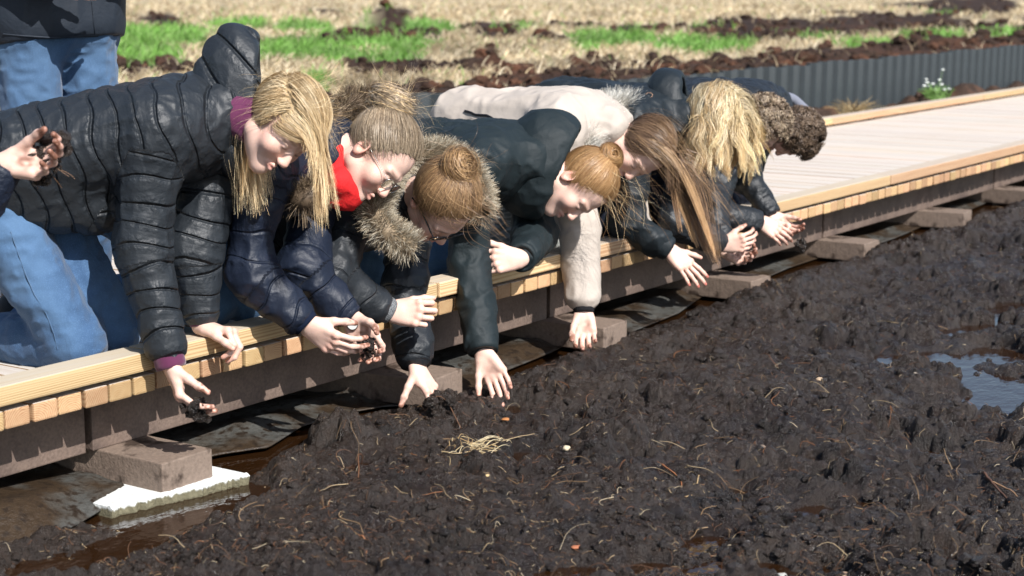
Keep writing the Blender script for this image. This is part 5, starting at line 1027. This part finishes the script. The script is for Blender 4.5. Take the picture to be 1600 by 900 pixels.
LEFT = dict(seed=12, rt=.115, rs=(.068, .058, .045), jm=M_navy, tm=M_jean2,
   j=dict(hd=(-.40, -.12, .62, 0), shR=(-.66, .14, .56, 0), shL=(-.30, .16, .56, 0), pel=(-.52, .50, .36, 0), elR=(-.62, -.02, .30, 0), wrR=(-.42, -.22, .26, 0), elL=(-.22, .0, .32, 0), wrL=(8, 255, -.09), knR=(-.62, .24, .0, 0), knL=(-.42, .24, .0, 0)),
   f=(.6, -.6, .2), u=(.4, .8, .2), HR=dict(d=(.9, 0, .2), n=(0, .6, .5)), HL=dict(d=(.96, .02, .1), n=(-.05, .45, .85), curl=(.5, .7, .5), thumb=(.45, .5, .4, .3), dirt=.8),
   deco=lambda x: hair_part('hair', [hair_cap(x['c'], x['A'], 1, BROWN[0]), hang(x['c'], x['A'], 1, 1500, (.12, .2), BROWN, (0, -.6, -1), 1)], x['root']))
LX = build_person('person mostly outside the left edge, pale hand holding a big clump of peat', LEFT)

# ---------------- clumps of peat in the hands
def palm(x, k, h, side, a=.115, b=.032): d = camv(*h['d']); n = camv(*h['n']); n = nrm(n-d*(n@d)); return x['wr'+k]+a*d+b*n-CF*.012
def clump(ctr, size, n, label, roots=0, st=(1, 1, 1)):
    ctr = np.asarray(ctr, float); P = ctr+rng.normal(0, .5, (n, 3))*size*np.asarray(st); rad = size*rng.uniform(.16, .5, n)
    V, F_ = blobs(P, rad, .9, .7); m = rng.random((n*3, 3))-.5; P2 = ctr+nrm_v(m)*size*np.asarray(st)*rng.uniform(.5, 1.1, (n*3, 1)); V2, F2 = blobs(P2, size*rng.uniform(.05, .15, n*3), 1, .6)
    Vt, Ft, _ = join([(V, F_), (V2, F2)]); o = link('peat_clump', mesh_np('peat_clump', Vt, Ft, False), M_mud); tag(o, label, 'peat', 'clumps of peat held in hands')
    if roots:
        d = np.tile(np.array([[0, 0, -1.]])+CR*.45, (roots, 1))+rng.normal(0, .25, (roots, 3)); x = ctr+rng.normal(0, size*.3, (roots, 3)); Q = [x]
        for i in range(9): d = d+rng.normal(0, .18, d.shape); x = x+nrm_v(d)*size*.28*rng.uniform(.5, 1.3, (roots, 1)); Q.append(x)
        V, F_, _ = tube_set(np.stack(Q, 1), np.full((roots, 10), .0011)*np.linspace(1.2, .5, 10), None); link('root_fibre', mesh_np('roots', V, F_), bpy.data.materials.get('rootm') or mat('rootm', (.20, .11, .06), .5), o)
def nrm_v(v): return v/(np.linalg.norm(v, axis=1, keepdims=True)+1e-9)
clump(onY(70, 243, -.15), .040, 34, 'large crumbly peat clump with dangling roots held at the left edge', 4, (.9, .9, 1.15))
clump(palm(CTX[0], 'R', PEOPLE[0][1]['HR'], 1, .125, .03), .028, 24, 'small peat pinch held below the purple cuff')
clump(palm(CTX[1], 'L', PEOPLE[1][1]['HL'], -1, .095, .03), .024, 22, 'peat held in the cupped hands below the wrist watch', 1)
clump(onY(1168, 380, -.16), .017, 12, 'dark peat in the cupped hands over the shaded block')
clump(onY(1252, 382, -.16), .020, 14, 'crumbling peat in the farthest pair of hands')
clump(onZ(690, 640, -.29)+np.array([0, 0, .0]), .035, 26, 'clod being dug out of the mud by the hand under the black sleeve')
# ---------------- stones and chips lying on the mud
def pebble(px, py, r, col, label, cat='stone', sq=.5):
    p = onZ(px, py, -.315); p[2] = float(mud_h(np.array([p[0]]), np.array([p[1]]))[0])+r*.25
    V, F_ = blobs(p[None], np.array([r]), sq, .4); tag(link('stone' if cat == 'stone' else 'wood_chip', mesh_np('p', V, F_, True), mat('pebble', col, .7, .3, bump=[(90, .003)])), label, cat)
for a in [(885, 686, .013, (.55, .47, .33), 'flat pale cream stone in the middle of the mud'), (1190, 700, .014, (.20, .15, .11), 'brown stone beside the small puddle'), (1222, 886, .016, (.42, .42, .38), 'grey white stone at the bottom edge of the mud'), (1187, 747, .012, (.24, .19, .15), 'brown pebble in the mud below the puddle'),
          (306, 780, .008, (.55, .38, .24), 'small tan pebble in the brown water by the slab'), (1280, 611, .011, (.45, .33, .22), 'tan root knob poking from the mud at right'), (1430, 583, .006, (.3, .25, .2), 'tiny pebble right of the clods'), (760, 733, .007, (.5, .36, .18), 'ochre chip in the mud below the straw')]: pebble(*a)
for a in [(790, 652, .012, (.40, .17, .06), 'orange wood chip right of the digging hands', 'wood chip', .3), (1153, 626, .008, (.42, .10, .04), 'red orange chip in the mud', 'wood chip', .5), (900, 841, .012, (.38, .14, .07), 'reddish chip at the lower middle of the mud', 'wood chip', .3), (177, 844, .014, (.26, .10, .06), 'red brown leaf scrap on the brown water', 'leaf', .5), (1320, 880, .018, (.45, .30, .20), 'pale torn bark piece at bottom right', 'bark', .4)]: pebble(*a)

# ---------------- straw bunch and twigs lying on the mud
def lying(name, pts_px, r, col, label, cat, sub_=0):
    p = np.array([onZ(a, b, -.315) for a, b in pts_px]); t = np.linspace(0, len(p)-1, 14); P = np.stack([np.interp(t, range(len(p)), p[:, i]) for i in range(3)], -1)
    P[:, 2] = np.maximum(sheet_h(P[:, 0], P[:, 1]), P[:, 2]-.01)+r*.8; P[:, 2] = .5*P[:, 2]+.5*P[:, 2].mean()+rng.normal(0, .001, 14)
    V, F_, _ = tube_set(P[None], np.full((1, 14), r)*np.linspace(1.2, .6, 14), None, 6); tag(link(name, mesh_np(name, V, F_), mat(name, col, .7, .3, bump=[(60, .003)])), label, cat)
lying('twig', [(1538, 735), (1555, 755), (1575, 776)], .0035, (.11, .055, .035), 'dark brown twig at the right edge of the mud', 'twig')
lying('twig', [(1552, 748), (1580, 762), (1602, 782)], .0022, (.34, .20, .11), 'lighter branching twig at the right edge of the mud', 'twig')
lying('root', [(1092, 740), (1085, 768), (1070, 776)], .0018, (.36, .25, .13), 'straw-coloured root stalk in the middle right of the mud', 'root')
lying('root', [(1035, 722), (1052, 735), (1062, 742), (1068, 765)], .0022, (.30, .12, .05), 'rusty curved root in the middle right of the mud', 'root')
lying('root', [(560, 845), (575, 852), (572, 880)], .002, (.26, .12, .06), 'rusty bent root at the bottom of the mud', 'root')
lying('root', [(812, 788), (822, 818), (840, 830)], .0014, (.38, .27, .15), 'thin pale root curling below the straw bunch', 'root')
lying('root', [(690, 700), (720, 705), (760, 692), (800, 680), (835, 672)], .0014, (.40, .30, .17), 'long pale root lying beside the straw bunch', 'root')
n = 70; a = rng.uniform(0, 6.3, n); c0 = onZ(738, 694, -.315); ln = rng.uniform(.02, .085, n); st = c0+rng.normal(0, 1, (n, 3))*np.array([.045, .03, 0]); s_ = np.linspace(0, 1, 7)[None]; cv = rng.normal(0, .35, (n, 1))
th = rng.normal(-.6, .9, n)[:, None]+cv*s_; Q = np.stack([st[:, :1]+np.cumsum(np.cos(th), 1)*ln[:, None]/7, st[:, 1:2]+np.cumsum(np.sin(th), 1)*ln[:, None]/7, 0*th], -1); zq = sheet_h(Q[..., 0], Q[..., 1]); Q[..., 2] = zq[:, :1]*(1-s_)+zq[:, -1:]*s_+.5*(zq.max(1, keepdims=True)-zq.mean(1, keepdims=True))+.004+rng.random((n, 1))*.012*np.sin(s_*3)
cols = np.array([(.52, .40, .22), (.42, .29, .14), (.60, .50, .32)])[rng.integers(0, 3, n)]; V, F_, C = tube_set(Q, np.full((n, 7), .0010)*np.linspace(1.1, .5, 7), cols); me = mesh_np('straw', V, F_); col_attr(me, C); tag(link('straw_bunch', me, M_straw), 'bunch of pale yellow straw lying in the middle of the mud', 'straw', kind='stuff')
